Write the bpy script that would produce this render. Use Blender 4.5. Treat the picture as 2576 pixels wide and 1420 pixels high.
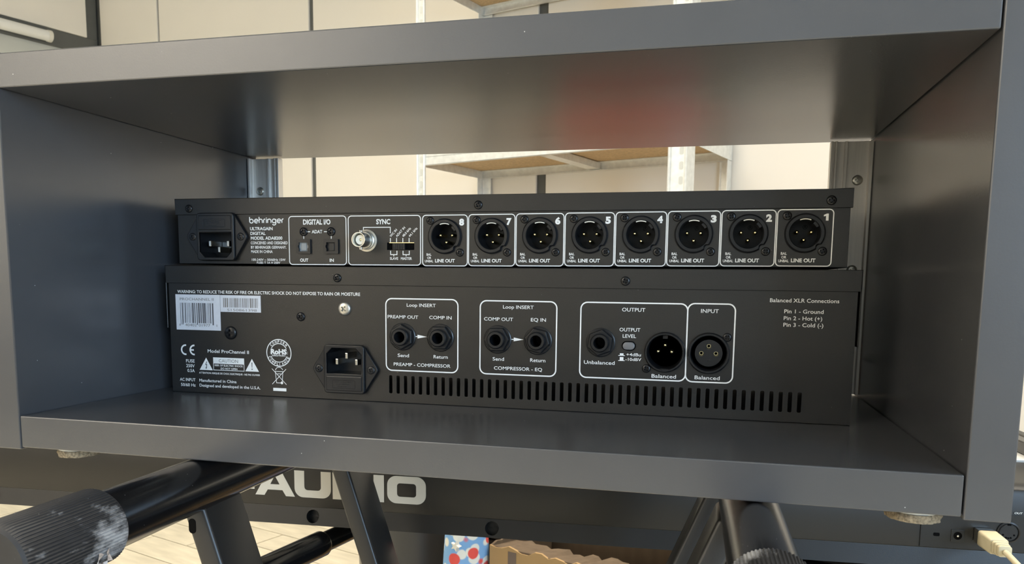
import bpy, bmesh, math, random
from mathutils import Vector, Matrix, noise
random.seed(7)
S = bpy.context.scene
COL = S.collection
PI = math.pi
for o in list(bpy.data.objects): bpy.data.objects.remove(o)

# ------------------------------------------------------------------ camera, world, lights, exposure
CAM = Vector((0.37889, -0.3615, 0.07993))
cd = bpy.data.cameras.new('camera'); cam = bpy.data.objects.new('camera', cd); COL.objects.link(cam)
right = Vector((0.97058454, 0.24051271, 0.01092156)); down = Vector((0.03896789, -0.11216597, -0.99292512))
fwd = Vector((-0.23758609, 0.96414337, -0.11823883))
m3 = Matrix((right, -down, -fwd)).transposed()
cam.matrix_world = Matrix.Translation(CAM) @ m3.to_4x4()
cd.sensor_fit = 'HORIZONTAL'; cd.sensor_width = 36.0; cd.lens = 1961.9 / 2576 * 36
cd.shift_x = (1288 - 1282.2) / 2576; cd.shift_y = (941.8 - 710) / 2576
cd.clip_start = 0.01; cd.clip_end = 40
cd.dof.use_dof = True; cd.dof.focus_distance = 0.49; cd.dof.aperture_fstop = 36
S.camera = cam
S.view_settings.view_transform = 'Standard'; S.view_settings.look = 'None'
S.view_settings.gamma = 1; S.view_settings.use_curve_mapping = False
S.view_settings.exposure = 0.0

W = bpy.data.worlds.new('world'); S.world = W; W.use_nodes = True
W.node_tree.nodes['Background'].inputs[0].default_value = (0.75, 0.85, 1.0, 1)
W.node_tree.nodes['Background'].inputs[1].default_value = 0.25

# the room is turned against the cabinet: room frame (u along the far wall, v towards it), origin under the camera
TH = math.radians(18.6)
RU = Vector((math.cos(TH), -math.sin(TH), 0)); RV = Vector((math.sin(TH), math.cos(TH), 0))
def room(u, v, z): return Vector((CAM.x, CAM.y, 0)) + RU * u + RV * v + Vector((0, 0, z))
FLOOR, CEIL = -0.78, 2.15
UL, UR, VB, VF = -4.27, 2.6, 2.5, -3.2

def area(name, loc, look, sx, sy, power, color, spread=180):
    l = bpy.data.lights.new(name, 'AREA'); l.shape = 'RECTANGLE'; l.size = sx; l.size_y = sy
    l.energy = power; l.color = color; l.spread = math.radians(spread)
    o = bpy.data.objects.new(name, l); COL.objects.link(o); o.location = loc
    o.rotation_euler = (Vector(look)).to_track_quat('-Z', 'Y').to_euler()
    return o
# window daylight (cool), just inside the panes of the window in the right wall, behind the camera
window_light = area('window_daylight', room(UR - 0.05, -1.15, 0.55), -RU, 1.4, 1.2, 78, (0.50, 0.73, 1.0))

# ------------------------------------------------------------------ helpers
def link(o): COL.objects.link(o); return o
ORG = {}
def org(o): return ORG.get(o.name, Vector((0, 0, 0))) if o else Vector((0, 0, 0))
def tag(o, label=None, cat=None, group=None, kind=None):
    if label: o['label'] = label
    if cat: o['category'] = cat
    if group: o['group'] = group
    if kind: o['kind'] = kind
    return o
def thing(name, label, cat, loc, rotz=0, group=None):
    o = link(bpy.data.objects.new(name, None)); o.location = loc; o.rotation_euler = (0, 0, rotz)
    o.empty_display_size = 0.02
    ORG[o.name] = Vector(loc) if rotz == 0 else Vector((0, 0, 0))
    return tag(o, label, cat, group)
def add(name, me, m=None, parent=None, loc=(0, 0, 0), rot=(0, 0, 0), scale=None, label=None):
    """loc is in world space for unrotated things, in the thing's own space for rotated ones"""
    o = link(bpy.data.objects.new(name, me)); o.parent = parent
    o.location = Vector(loc) - org(parent); o.rotation_euler = rot
    if scale: o.scale = scale
    ORG[o.name] = Vector(loc)
    if m is not None and not me.materials: me.materials.append(m)
    if label: o['label'] = label
    return o

class MB:
    def __init__(s): s.v = []; s.f = []
    def quad(s, pts):
        n = len(s.v); s.v += [Vector(p) for p in pts]; s.f.append(tuple(range(n, n + len(pts)))); return s
    def box(s, x0, x1, y0, y1, z0, z1):
        n = len(s.v)
        s.v += [Vector(p) for p in ((x0,y0,z0),(x1,y0,z0),(x1,y1,z0),(x0,y1,z0),(x0,y0,z1),(x1,y0,z1),(x1,y1,z1),(x0,y1,z1))]
        for q in ((0,3,2,1),(4,5,6,7),(0,1,5,4),(1,2,6,5),(2,3,7,6),(3,0,4,7)): s.f.append(tuple(n + i for i in q))
        return s
    def lathe(s, prof, n=32, c=(0, 0, 0), axis='-y', a0=0.0):
        """prof: list of (r, h); revolved about an axis through c; h runs along the axis"""
        b = len(s.v); c = Vector(c)
        ex, ey, ez = {'-y': ((1,0,0),(0,0,1),(0,-1,0)), 'y': ((1,0,0),(0,0,1),(0,1,0)), 'z': ((1,0,0),(0,1,0),(0,0,1)), 'x': ((0,1,0),(0,0,1),(1,0,0)), '-x': ((0,1,0),(0,0,1),(-1,0,0))}[axis]
        ex, ey, ez = Vector(ex), Vector(ey), Vector(ez)
        for r, h in prof:
            for i in range(n):
                a = 2 * PI * i / n + a0
                s.v.append(c + ex * (r * math.cos(a)) + ey * (r * math.sin(a)) + ez * h)
        for j in range(len(prof) - 1):
            for i in range(n):
                k = (i + 1) % n
                s.f.append((b + j*n + i, b + j*n + k, b + (j+1)*n + k, b + (j+1)*n + i))
        if prof[0][0] > 1e-9: s.f.append(tuple(b + i for i in range(n))[::-1])
        if prof[-1][0] > 1e-9: s.f.append(tuple(b + (len(prof)-1)*n + i for i in range(n)))
        return s
    def ring(s, prof, n=32, c=(0, 0, 0), axis='-y', rf=None):
        """closed profile revolved: no end caps"""
        b = len(s.v); c = Vector(c)
        ex, ey, ez = {'-y': ((1,0,0),(0,0,1),(0,-1,0)), 'z': ((1,0,0),(0,1,0),(0,0,1)), 'y': ((1,0,0),(0,0,1),(0,1,0))}[axis]
        ex, ey, ez = Vector(ex), Vector(ey), Vector(ez); P = len(prof)
        for j, (r, h) in enumerate(prof):
            for i in range(n):
                a = 2 * PI * i / n
                q = r if rf is None else rf(r, a, j)
                s.v.append(c + ex * (q * math.cos(a)) + ey * (q * math.sin(a)) + ez * h)
        for j in range(P):
            for i in range(n):
                k = (i + 1) % n; j2 = (j + 1) % P
                s.f.append((b + j*n + i, b + j*n + k, b + j2*n + k, b + j2*n + i))
        return s
    def tube(s, pts, r, n=16, cap=True):
        b = len(s.v); pts = [Vector(p) for p in pts]; N = len(pts)
        rs = r if isinstance(r, (list, tuple)) else [r] * N
        up = Vector((0, 0, 1)); prev = None
        for i, p in enumerate(pts):
            d = (pts[min(i+1, N-1)] - pts[max(i-1, 0)]).normalized()
            if prev is None:
                e1 = d.cross(up)
                if e1.length < 1e-4: e1 = d.cross(Vector((1, 0, 0)))
            else: e1 = prev - d * prev.dot(d)
            e1.normalize(); prev = e1; e2 = d.cross(e1)
            for k in range(n):
                a = 2 * PI * k / n; s.v.append(p + (e1 * math.cos(a) + e2 * math.sin(a)) * rs[i])
        for i in range(N - 1):
            for k in range(n):
                q = (k + 1) % n; s.f.append((b + i*n + k, b + i*n + q, b + (i+1)*n + q, b + (i+1)*n + k))
        if cap: s.f.append(tuple(b + k for k in range(n))[::-1]); s.f.append(tuple(b + (N-1)*n + k for k in range(n)))
        return s
    def prism(s, poly, fn0, fn1):
        """poly of (a, b); fn0/fn1 map it to the two end loops"""
        b = len(s.v); n = len(poly)
        s.v += [Vector(fn0(*q)) for q in poly] + [Vector(fn1(*q)) for q in poly]
        for i in range(n):
            k = (i + 1) % n; s.f.append((b + i, b + k, b + n + k, b + n + i))
        s.f.append(tuple(range(b + n - 1, b - 1, -1))); s.f.append(tuple(range(b + n, b + 2*n)))
        return s
    def mesh(s, name, smooth=None, bevel=None, seg=2):
        me = bpy.data.meshes.new(name); me.from_pydata([tuple(v) for v in s.v], [], s.f)
        bm = bmesh.new(); bm.from_mesh(me)
        bmesh.ops.remove_doubles(bm, verts=bm.verts, dist=1e-7)
        bmesh.ops.recalc_face_normals(bm, faces=bm.faces)
        if bevel:
            es = [e for e in bm.edges if len(e.link_faces) == 2 and e.calc_face_angle(0) > 0.5]
            bmesh.ops.bevel(bm, geom=es, offset=bevel, segments=seg, profile=0.5, affect='EDGES', clamp_overlap=True)
        bm.to_mesh(me); bm.free()
        if smooth is not None: set_smooth(me, smooth)
        return me
def set_smooth(me, ang=35):
    me.shade_smooth()
    try: me.set_sharp_from_angle(angle=math.radians(ang))
    except Exception: pass

def rrect(x0, x1, z0, z1, r, n=6):
    out = []
    for cx, cz, a in ((x1-r, z1-r, 0), (x0+r, z1-r, 90), (x0+r, z0+r, 180), (x1-r, z0+r, 270)):
        for i in range(n + 1):
            t = math.radians(a + 90 * i / n); out.append((cx + r*math.cos(t), cz + r*math.sin(t)))
    return out
def arc(cx, cz, r, a0, a1, n=12, rz=None):
    rz = r if rz is None else rz
    return [(cx + r*math.cos(math.radians(a0 + (a1-a0)*i/n)), cz + rz*math.sin(math.radians(a0 + (a1-a0)*i/n))) for i in range(n + 1)]
def circle(cx, cz, r, n=32): return arc(cx, cz, r, 0, 360 - 360/n, n - 1)
def ribbon(mb, pts, w, fr, closed=False):
    """flat printed stroke of width w along 2d points; fr maps (a, b) to 3d"""
    N = len(pts); L = []; Rr = []
    for i in range(N):
        if closed: a, b, c = pts[i-1], pts[i], pts[(i+1) % N]
        else: a, b, c = pts[max(i-1, 0)], pts[i], pts[min(i+1, N-1)]
        d1 = Vector((b[0]-a[0], b[1]-a[1])); d2 = Vector((c[0]-b[0], c[1]-b[1]))
        if d1.length < 1e-9: d1 = d2
        if d2.length < 1e-9: d2 = d1
        d1.normalize(); d2.normalize(); t = (d1 + d2)
        if t.length < 1e-6: t = d1
        t.normalize(); n = Vector((-t.y, t.x)); k = max(0.4, n.dot(Vector((-d1.y, d1.x))))
        L.append((b[0] + n.x*w/2/k, b[1] + n.y*w/2/k)); Rr.append((b[0] - n.x*w/2/k, b[1] - n.y*w/2/k))
    for i in range(N if closed else N - 1):
        j = (i + 1) % N
        mb.quad([fr(*Rr[i]), fr(*Rr[j]), fr(*L[j]), fr(*L[i])])
    return mb
def flat(mb, pts, fr): mb.quad([fr(*q) for q in pts]); return mb

# deferred curve / text shapes, all turned into plain meshes in one pass
PEND = []
def shape(name, loops, depth, fr, m, parent, key=None, bevel=0, label=None):
    c = bpy.data.curves.new('tmp', 'CURVE'); c.dimensions = '2D'; c.fill_mode = 'BOTH'; c.extrude = depth * 500
    if bevel: c.extrude = (depth / 2 - bevel) * 1000; c.bevel_depth = bevel * 1000; c.bevel_resolution = 2; c.offset = -bevel * 1000
    for lp in loops:
        s = c.splines.new('POLY'); s.points.add(len(lp) - 1)
        for q, (a, b) in zip(s.points, lp): q.co = (a * 1000, b * 1000, 0, 1)
        s.use_cyclic_u = True
    o = link(bpy.data.objects.new('tmp', c))
    PEND.append(dict(o=o, name=name, kind='shape', depth=depth, fr=fr, m=m, parent=parent, key=key, label=label))
def text(s, x0, x1, zb, h, fr, m, parent, bold=0.0, rot=0, key=None, name='lettering', shear=0, label=None):
    c = bpy.data.curves.new('tmp', 'FONT'); c.body = s; c.size = 1.0; c.offset = bold; c.resolution_u = 3; c.shear = shear
    o = link(bpy.data.objects.new('tmp', c))
    PEND.append(dict(o=o, name=name, kind='text', x0=x0, x1=x1, zb=zb, h=h, rot=rot, fr=fr, m=m, parent=parent, key=key, label=label))
CAPH = 0.729
def flush():
    bpy.context.view_layer.update(); dg = bpy.context.evaluated_depsgraph_get()
    merged = {}
    for p in PEND:
        me = bpy.data.meshes.new_from_object(p['o'].evaluated_get(dg)); me.name = p['name']
        vs = [v.co.copy() for v in me.vertices]
        if p['kind'] == 'shape':
            d = p['depth']
            for v, c in zip(me.vertices, vs): v.co = Vector(p['fr'](c.x / 1000, c.y / 1000)) + p['fr'].n * (c.z / 1000 + d / 2)
        else:
            xs = [c.x for c in vs]; a, b = min(xs), max(xs)
            k = p['h'] / CAPH
            sx = (p['x1'] - p['x0']) / (b - a) if p['x1'] is not None else k
            cr, sr = math.cos(math.radians(p['rot'])), math.sin(math.radians(p['rot']))
            for v, c in zip(me.vertices, vs):
                x = (c.x - a) * sx; y = c.y * k
                v.co = Vector(p['fr'](p['x0'] + x*cr - y*sr, p['zb'] + x*sr + y*cr))
        me.materials.clear(); me.materials.append(p['m'])
        if p['key']:
            merged.setdefault((p['key'], p['parent'].name), []).append((p, me))
        else:
            add(p['name'], me, None, p['parent'], label=p['label'])
        cu = p['o'].data; bpy.data.objects.remove(p['o'])
        bpy.data.curves.remove(cu)
    for lst in merged.values():
        bm = bmesh.new()
        for p, me in lst: bm.from_mesh(me)
        p0, me0 = lst[0]; bm.to_mesh(me0); bm.free()
        add(p0['name'], me0, None, p0['parent'], label=p0['label'])
    PEND.clear()
class Face:
    """upright plane facing the camera side at y = Y; (a, b) are x and z in metres"""
    def __init__(s, Y, lift=0.0): s.Y = Y - lift; s.n = Vector((0, -1, 0))
    def __call__(s, a, b): return (a, s.Y, b)

# ------------------------------------------------------------------ materials
def mat(name, col, rough=0.5, metal=0.0, spec=0.5, var=0.0, vscale=20, bump=0.0, bscale=400, stretch=None, dust=0.0, dscale=300, coat=0.0, rvar=0.0, emit=None):
    m = bpy.data.materials.new(name); m.use_nodes = True; nt = m.node_tree; N = nt.nodes; Lk = nt.links
    b = N['Principled BSDF']; b.inputs['Roughness'].default_value = rough; b.inputs['Metallic'].default_value = metal
    b.inputs['Specular IOR Level'].default_value = spec; b.inputs['Coat Weight'].default_value = coat
    tc = N.new('ShaderNodeTexCoord'); src = tc.outputs['Object']
    if stretch:
        mp = N.new('ShaderNodeMapping'); mp.inputs['Scale'].default_value = stretch; Lk.new(src, mp.inputs['Vector']); src = mp.outputs[0]
    nz = N.new('ShaderNodeTexNoise'); nz.inputs['Scale'].default_value = vscale; nz.inputs['Detail'].default_value = 3; Lk.new(src, nz.inputs['Vector'])
    rp = N.new('ShaderNodeValToRGB'); e = rp.color_ramp.elements
    e[0].position = 0.3; e[1].position = 0.7
    e[0].color = tuple(c * (1 - var) for c in col) + (1,); e[1].color = tuple(min(1, c * (1 + var)) for c in col) + (1,)
    Lk.new(nz.outputs['Fac'], rp.inputs['Fac']); out = rp.outputs['Color']
    if dust:                                    # sparse pale specks of dust
        vo = N.new('ShaderNodeTexVoronoi'); vo.inputs['Scale'].default_value = dscale; Lk.new(tc.outputs['Object'], vo.inputs['Vector'])
        lt = N.new('ShaderNodeMath'); lt.operation = 'LESS_THAN'; lt.inputs[1].default_value = dust; Lk.new(vo.outputs['Distance'], lt.inputs[0])
        mx = N.new('ShaderNodeMix'); mx.data_type = 'RGBA'; mx.inputs['B'].default_value = (0.5, 0.51, 0.5, 1)
        Lk.new(lt.outputs[0], mx.inputs['Factor']); Lk.new(out, mx.inputs['A']); out = mx.outputs['Result']
    Lk.new(out, b.inputs['Base Color'])
    if rvar:
        mr = N.new('ShaderNodeMapRange'); mr.inputs['To Min'].default_value = max(0, rough - rvar); mr.inputs['To Max'].default_value = min(1, rough + rvar)
        Lk.new(nz.outputs['Fac'], mr.inputs['Value']); Lk.new(mr.outputs[0], b.inputs['Roughness'])
    if bump:
        bn = N.new('ShaderNodeTexNoise'); bn.inputs['Scale'].default_value = bscale; bn.inputs['Detail'].default_value = 2; Lk.new(src, bn.inputs['Vector'])
        bp = N.new('ShaderNodeBump'); bp.inputs['Strength'].default_value = bump; bp.inputs['Distance'].default_value = 0.0005
        Lk.new(bn.outputs['Fac'], bp.inputs['Height']); Lk.new(bp.outputs[0], b.inputs['Normal'])
    if emit:
        b.inputs['Emission Color'].default_value = tuple(emit[:3]) + (1,); b.inputs['Emission Strength'].default_value = emit[3]
    return m
M = {}
M['laminate'] = mat('laminate', (0.066, 0.068, 0.074), 0.26, spec=0.95, var=0.04, bump=0.05, bscale=900, dust=0.02, dscale=85)
M['chassis'] = mat('chassis', (0.0085, 0.0080, 0.0074), 0.37, spec=0.65, var=0.06, vscale=60, bump=0.16, bscale=2600, dust=0.014, dscale=150)
M['print'] = mat('print', (0.93, 0.94, 0.93), 0.5, var=0.03, vscale=300)
M['plastic'] = mat('plastic', (0.009, 0.0095, 0.011), 0.33, var=0.08, vscale=80, bump=0.04, bscale=1500)
M['cavity'] = mat('cavity', (0.002, 0.002, 0.0022), 0.7, spec=0.08, var=0.1)
M['blackscrew'] = mat('blackscrew', (0.018, 0.018, 0.019), 0.25, metal=0.35, var=0.1, vscale=200)
M['silver'] = mat('silver', (0.78, 0.76, 0.70), 0.22, metal=1, var=0.05, vscale=200)
M['zinc'] = mat('zinc', (0.62, 0.60, 0.54), 0.32, metal=0.85, var=0.08, vscale=200)
M['gold'] = mat('gold', (0.95, 0.82, 0.48), 0.2, metal=1, var=0.05, vscale=200)
M['ivory'] = mat('ivory', (0.85, 0.82, 0.72), 0.4, var=0.03)
M['alu'] = mat('alu', (0.92, 0.88, 0.82), 0.46, metal=0.55, var=0.05, vscale=30, stretch=(20, 20, 1), bump=0.05, bscale=200)
M['sticker'] = mat('sticker', (0.72, 0.74, 0.80), 0.45, var=0.03, vscale=200)
M['ink'] = mat('ink', (0.10, 0.10, 0.11), 0.5, var=0.05)
M['inkgrey'] = mat('inkgrey', (0.22, 0.21, 0.20), 0.5, var=0.05)
M['greydoor'] = mat('greydoor', (0.30, 0.32, 0.33), 0.35, var=0.05)
M['button'] = mat('button', (0.17, 0.17, 0.175), 0.35, var=0.05)
M['tube'] = mat('tube', (0.006, 0.006, 0.007), 0.19, spec=0.9, var=0.1, vscale=60, bump=0.03, bscale=700, dust=0.03, dscale=240)
M['leg'] = mat('leg', (0.018, 0.018, 0.0185), 0.36, spec=0.6, var=0.08, vscale=60, dust=0.015, dscale=200)
M['felt'] = mat('felt', (0.30, 0.24, 0.16), 0.95, var=0.45, vscale=700, bump=0.7, bscale=1200)
M['white_plastic'] = mat('white_plastic', (0.72, 0.70, 0.63), 0.45, var=0.04)
M['keybed'] = mat('keybed', (0.009, 0.0086, 0.008), 0.40, var=0.05, vscale=40, bump=0.08, bscale=1600)
M['keylogo'] = mat('keylogo', (0.62, 0.61, 0.56), 0.5, var=0.03)
M['keywhite'] = mat('keywhite', (0.8, 0.79, 0.75), 0.25, var=0.02)
M['keyblack'] = mat('keyblack', (0.02, 0.02, 0.02), 0.3, var=0.05)
M['cream'] = mat('cream', (0.72, 0.63, 0.42), 0.5, var=0.06, vscale=90)
M['wallpanel'] = mat('wallpanel', (0.79, 0.755, 0.685), 0.55, var=0.02, vscale=2)
M['walltrim'] = mat('walltrim', (0.10, 0.105, 0.10), 0.55, var=0.05)
M['wallplain'] = mat('wallplain', (0.82, 0.80, 0.76), 0.7, var=0.03, vscale=2, bump=0.1, bscale=60)
M['wallblue'] = mat('wallblue', (0.55, 0.57, 0.54), 0.6, var=0.03, vscale=2)
M['blocker_dark'] = mat('blocker_dark', (0.20, 0.20, 0.20), 0.6, var=0.05, vscale=2)
M['ceiling'] = mat('ceiling', (0.72, 0.70, 0.66), 0.85, var=0.03, vscale=3)
M['floortile'] = mat('floortile', (0.60, 0.55, 0.43), 0.35, var=0.14, vscale=7, stretch=(1, 5, 1))
M['grout'] = mat('grout', (0.34, 0.30, 0.23), 0.8, var=0.06, vscale=40)
M['galv'] = mat('galv', (0.78, 0.80, 0.78), 0.3, metal=0.35, var=0.08, vscale=60)
M['chip'] = mat('chip', (0.50, 0.37, 0.21), 0.7, var=0.18, vscale=120)
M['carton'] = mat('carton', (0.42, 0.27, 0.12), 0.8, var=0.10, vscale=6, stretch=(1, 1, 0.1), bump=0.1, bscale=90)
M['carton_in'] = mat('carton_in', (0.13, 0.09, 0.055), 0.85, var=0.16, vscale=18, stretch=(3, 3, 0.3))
M['tape'] = mat('tape', (0.14, 0.10, 0.08), 0.5, var=0.1)
M['binplastic'] = mat('binplastic', (0.05, 0.05, 0.048), 0.3, var=0.05)
M['case'] = mat('case', (0.004, 0.004, 0.004), 0.8, spec=0.1, var=0.2, vscale=200, bump=0.2, bscale=900)
M['crate'] = mat('crate', (0.045, 0.030, 0.022), 0.6, var=0.2, vscale=12, stretch=(1, 8, 1))
M['redcloth'] = mat('redcloth', (0.42, 0.05, 0.035), 0.7, var=0.12, vscale=60, bump=0.3, bscale=600)
M['lampwhite'] = mat('lampwhite', (0.85, 0.85, 0.82), 0.4, var=0.02)
M['lampglow'] = mat('lampglow', (0.9, 0.88, 0.8), 0.4, var=0.0, emit=(1.0, 0.93, 0.78, 6.0))
M['glass_frame'] = mat('window_white', (0.8, 0.8, 0.79), 0.4, var=0.02)
def glassmat():
    m = bpy.data.materials.new('pane_glass'); m.use_nodes = True; nt = m.node_tree; N = nt.nodes
    for n in list(N): N.remove(n)
    o = N.new('ShaderNodeOutputMaterial'); mx = N.new('ShaderNodeMixShader'); t = N.new('ShaderNodeBsdfTransparent'); g = N.new('ShaderNodeBsdfGlossy')
    g.inputs['Roughness'].default_value = 0.02; fr = N.new('ShaderNodeFresnel'); fr.inputs[0].default_value = 1.45
    nt.links.new(fr.outputs[0], mx.inputs[0]); nt.links.new(t.outputs[0], mx.inputs[1]); nt.links.new(g.outputs[0], mx.inputs[2]); nt.links.new(mx.outputs[0], o.inputs[0])
    return m
M['pane'] = glassmat()
def capmat(name, seed, patch, size):
    """worn ribbed rubber: black with pale scuffed patches"""
    m = mat(name, (0.022, 0.023, 0.026), 0.55, var=0.15, vscale=120, dust=0.035, dscale=300)
    nt = m.node_tree; N = nt.nodes; Lk = nt.links; b = N['Principled BSDF']
    old = b.inputs['Base Color'].links[0].from_socket
    tc = N.new('ShaderNodeTexCoord'); mp = N.new('ShaderNodeMapping'); mp.inputs['Location'].default_value = (seed, seed * 0.7, 0.3); mp.inputs['Scale'].default_value = (1, 0.55, 1)
    Lk.new(tc.outputs['Object'], mp.inputs['Vector'])
    n1 = N.new('ShaderNodeTexNoise'); n1.inputs['Scale'].default_value = 190; n1.inputs['Detail'].default_value = 6; n1.inputs['Roughness'].default_value = 0.7; Lk.new(mp.outputs[0], n1.inputs['Vector'])
    ds = N.new('ShaderNodeVectorMath'); ds.operation = 'DISTANCE'; ds.inputs[1].default_value = patch; Lk.new(tc.outputs['Object'], ds.inputs[0])
    fo = N.new('ShaderNodeMapRange'); fo.inputs['From Min'].default_value = 0.002; fo.inputs['From Max'].default_value = size; fo.inputs['To Min'].default_value = 0.22; fo.inputs['To Max'].default_value = -0.12
    Lk.new(ds.outputs['Value'], fo.inputs['Value'])
    ad = N.new('ShaderNodeMath'); ad.operation = 'ADD'; Lk.new(n1.outputs['Fac'], ad.inputs[0]); Lk.new(fo.outputs[0], ad.inputs[1])
    r = N.new('ShaderNodeValToRGB'); r.color_ramp.elements[0].position = 0.50; r.color_ramp.elements[1].position = 0.76
    Lk.new(ad.outputs[0], r.inputs['Fac'])
    mx = N.new('ShaderNodeMix'); mx.data_type = 'RGBA'; mx.inputs['B'].default_value = (0.36, 0.37, 0.39, 1)
    Lk.new(r.outputs['Color'], mx.inputs['Factor']); Lk.new(old, mx.inputs['A']); Lk.new(mx.outputs['Result'], b.inputs['Base Color'])
    return m
M['cap1'] = capmat('cap_rubber', 0.37, (.131, -.081, -.036), .021); M['cap2'] = capmat('cap_rubber_two', 1.9, (.398, -.074, -.018), .012)
M['residue'] = mat('residue', (0.50, 0.45, 0.43), 0.6, var=0.5, vscale=260, bump=0.8, bscale=500)
def bagmat():
    m = bpy.data.materials.new('patterned_cloth'); m.use_nodes = True; nt = m.node_tree; N = nt.nodes; Lk = nt.links; b = N['Principled BSDF']
    b.inputs['Roughness'].default_value = 0.8
    tc = N.new('ShaderNodeTexCoord'); cur = None
    base = N.new('ShaderNodeRGB'); base.outputs[0].default_value = (0.22, 0.45, 0.80, 1); cur = base.outputs[0]
    for col, sc, off, th in (((0.82, 0.84, 0.80, 1), 40, (0.3, 0.1, 0.7), 0.36), ((0.80, 0.10, 0.08, 1), 38, (1.7, 0.4, 0.2), 0.34)):
        mp = N.new('ShaderNodeMapping'); mp.inputs['Location'].default_value = off; Lk.new(tc.outputs['Object'], mp.inputs['Vector'])
        v = N.new('ShaderNodeTexVoronoi'); v.inputs['Scale'].default_value = sc; Lk.new(mp.outputs[0], v.inputs['Vector'])
        r = N.new('ShaderNodeValToRGB'); r.color_ramp.elements[0].position = th; r.color_ramp.elements[1].position = th + 0.06
        r.color_ramp.elements[0].color = (1, 1, 1, 1); r.color_ramp.elements[1].color = (0, 0, 0, 1)
        Lk.new(v.outputs['Distance'], r.inputs['Fac'])
        mx = N.new('ShaderNodeMix'); mx.data_type = 'RGBA'; mx.inputs['B'].default_value = col
        Lk.new(r.outputs['Color'], mx.inputs['Factor']); Lk.new(cur, mx.inputs['A']); cur = mx.outputs['Result']
    Lk.new(cur, b.inputs['Base Color'])
    return m
M['bag'] = bagmat()

# ------------------------------------------------------------------ room shell
def struct(name, me, m, rotated=True, parent=None):
    o = link(bpy.data.objects.new(name, me)); me.materials.append(m)
    if parent: o.parent = parent
    elif rotated: o.location = (CAM.x, CAM.y, 0); o.rotation_euler = (0, 0, -TH)
    if not parent: o['kind'] = 'structure'
    return o
def rbox(u0, u1, v0, v1, z0, z1, bevel=None): return MB().box(u0, u1, v0, v1, z0, z1).mesh('room', bevel=bevel)
floor = struct('floor', rbox(UL - .2, UR + .2, VF - .2, VB + .2, FLOOR - .1, FLOOR - .003), M['grout'])
ceiling = struct('ceiling', rbox(UL - .2, UR + .2, VF - .2, VB + .2, CEIL, CEIL + .1), M['ceiling'])
wall_back = struct('wall_back', rbox(UL - .2, UR + .2, VB + .012, VB + .2, FLOOR, CEIL), M['walltrim'])
wall_left = struct('wall_left', rbox(UL - .2, UL, VF, VB + .012, FLOOR, CEIL), M['wallblue'])
wall_front = struct('wall_front', rbox(UL - .2, UR + .2, VF - .2, VF, FLOOR, CEIL), M['wallplain'])
# right wall with a window opening behind the camera, v -1.95..-0.35, z -0.1..1.2
fw = MB(); a0, a1, b0, b1 = -1.95, -0.35, -0.1, 1.2
fw.box(UR, UR + .2, VF, a0, FLOOR, CEIL); fw.box(UR, UR + .2, a1, VB + .012, FLOOR, CEIL)
fw.box(UR, UR + .2, a0, a1, FLOOR, b0); fw.box(UR, UR + .2, a0, a1, b1, CEIL)
wall_right = struct('wall_right', fw.mesh('room'), M['wallplain'])
wf = MB(); c0, c1 = UR + .03, UR + .1
wf.box(c0, c1, a0, a1, b0, b0 + .06); wf.box(c0, c1, a0, a1, b1 - .06, b1)
wf.box(c0, c1, a0, a0 + .06, b0 + .06, b1 - .06); wf.box(c0, c1, a1 - .06, a1, b0 + .06, b1 - .06)
wf.box(c0, c1, (a0 + a1) / 2 - .03, (a0 + a1) / 2 + .03, b0 + .06, b1 - .06)
window_1 = struct('window_1', wf.mesh('room'), M['glass_frame'])
for q0, q1 in ((a0 + .06, (a0 + a1) / 2 - .03), ((a0 + a1) / 2 + .03, a1 - .06)):
    struct('pane', rbox(c0 + .03, c0 + .036, q0, q1, b0 + .06, b1 - .06), M['pane'], parent=window_1)
struct('low_reflection_blocker', rbox(UL, .15, VF, VF + .02, FLOOR, -.12, bevel=.004), M['walltrim'], parent=wall_front)  # added out of view so the lower faces reflect something dark
struct('reflection_blocker', rbox(.15, 2.3, VF, VF + .03, FLOOR, .48, bevel=.004), M['blocker_dark'], parent=wall_front)  # added behind the camera to keep reflections in the right half dark
# far wall: pale panels with recessed dark joints
seams = [(-4.28 + .01, -4.215), (-3.716, -3.700), (-2.640, -2.612), (-1.485, -1.445), (-0.30, -0.27), (0.88, 0.91), (2.05, 2.08)]
for i in range(len(seams)):
    q0 = seams[i][1]; q1 = seams[i + 1][0] if i + 1 < len(seams) else UR
    struct('wall_panel', rbox(q0, q1, VB, VB + .012, FLOOR, CEIL, bevel=.003), M['wallpanel'], parent=wall_back)
# left wall: pale upper panels above a dark grey rail
for q0, q1 in ((-2.9, -0.35), (-0.33, 2.44)):
    struct('wall_panel', rbox(UL, UL + .03, q0, q1, 1.345, CEIL, bevel=.003), M['wallpanel'], parent=wall_left)
struct('rail', rbox(UL, UL + .022, -2.9, VB, 1.262, 1.345, bevel=.002), M['walltrim'], parent=wall_left)
struct('rail', rbox(UL, UL + .022, 2.44, VB, 1.3451, CEIL, bevel=.002), M['walltrim'], parent=wall_left)
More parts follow.
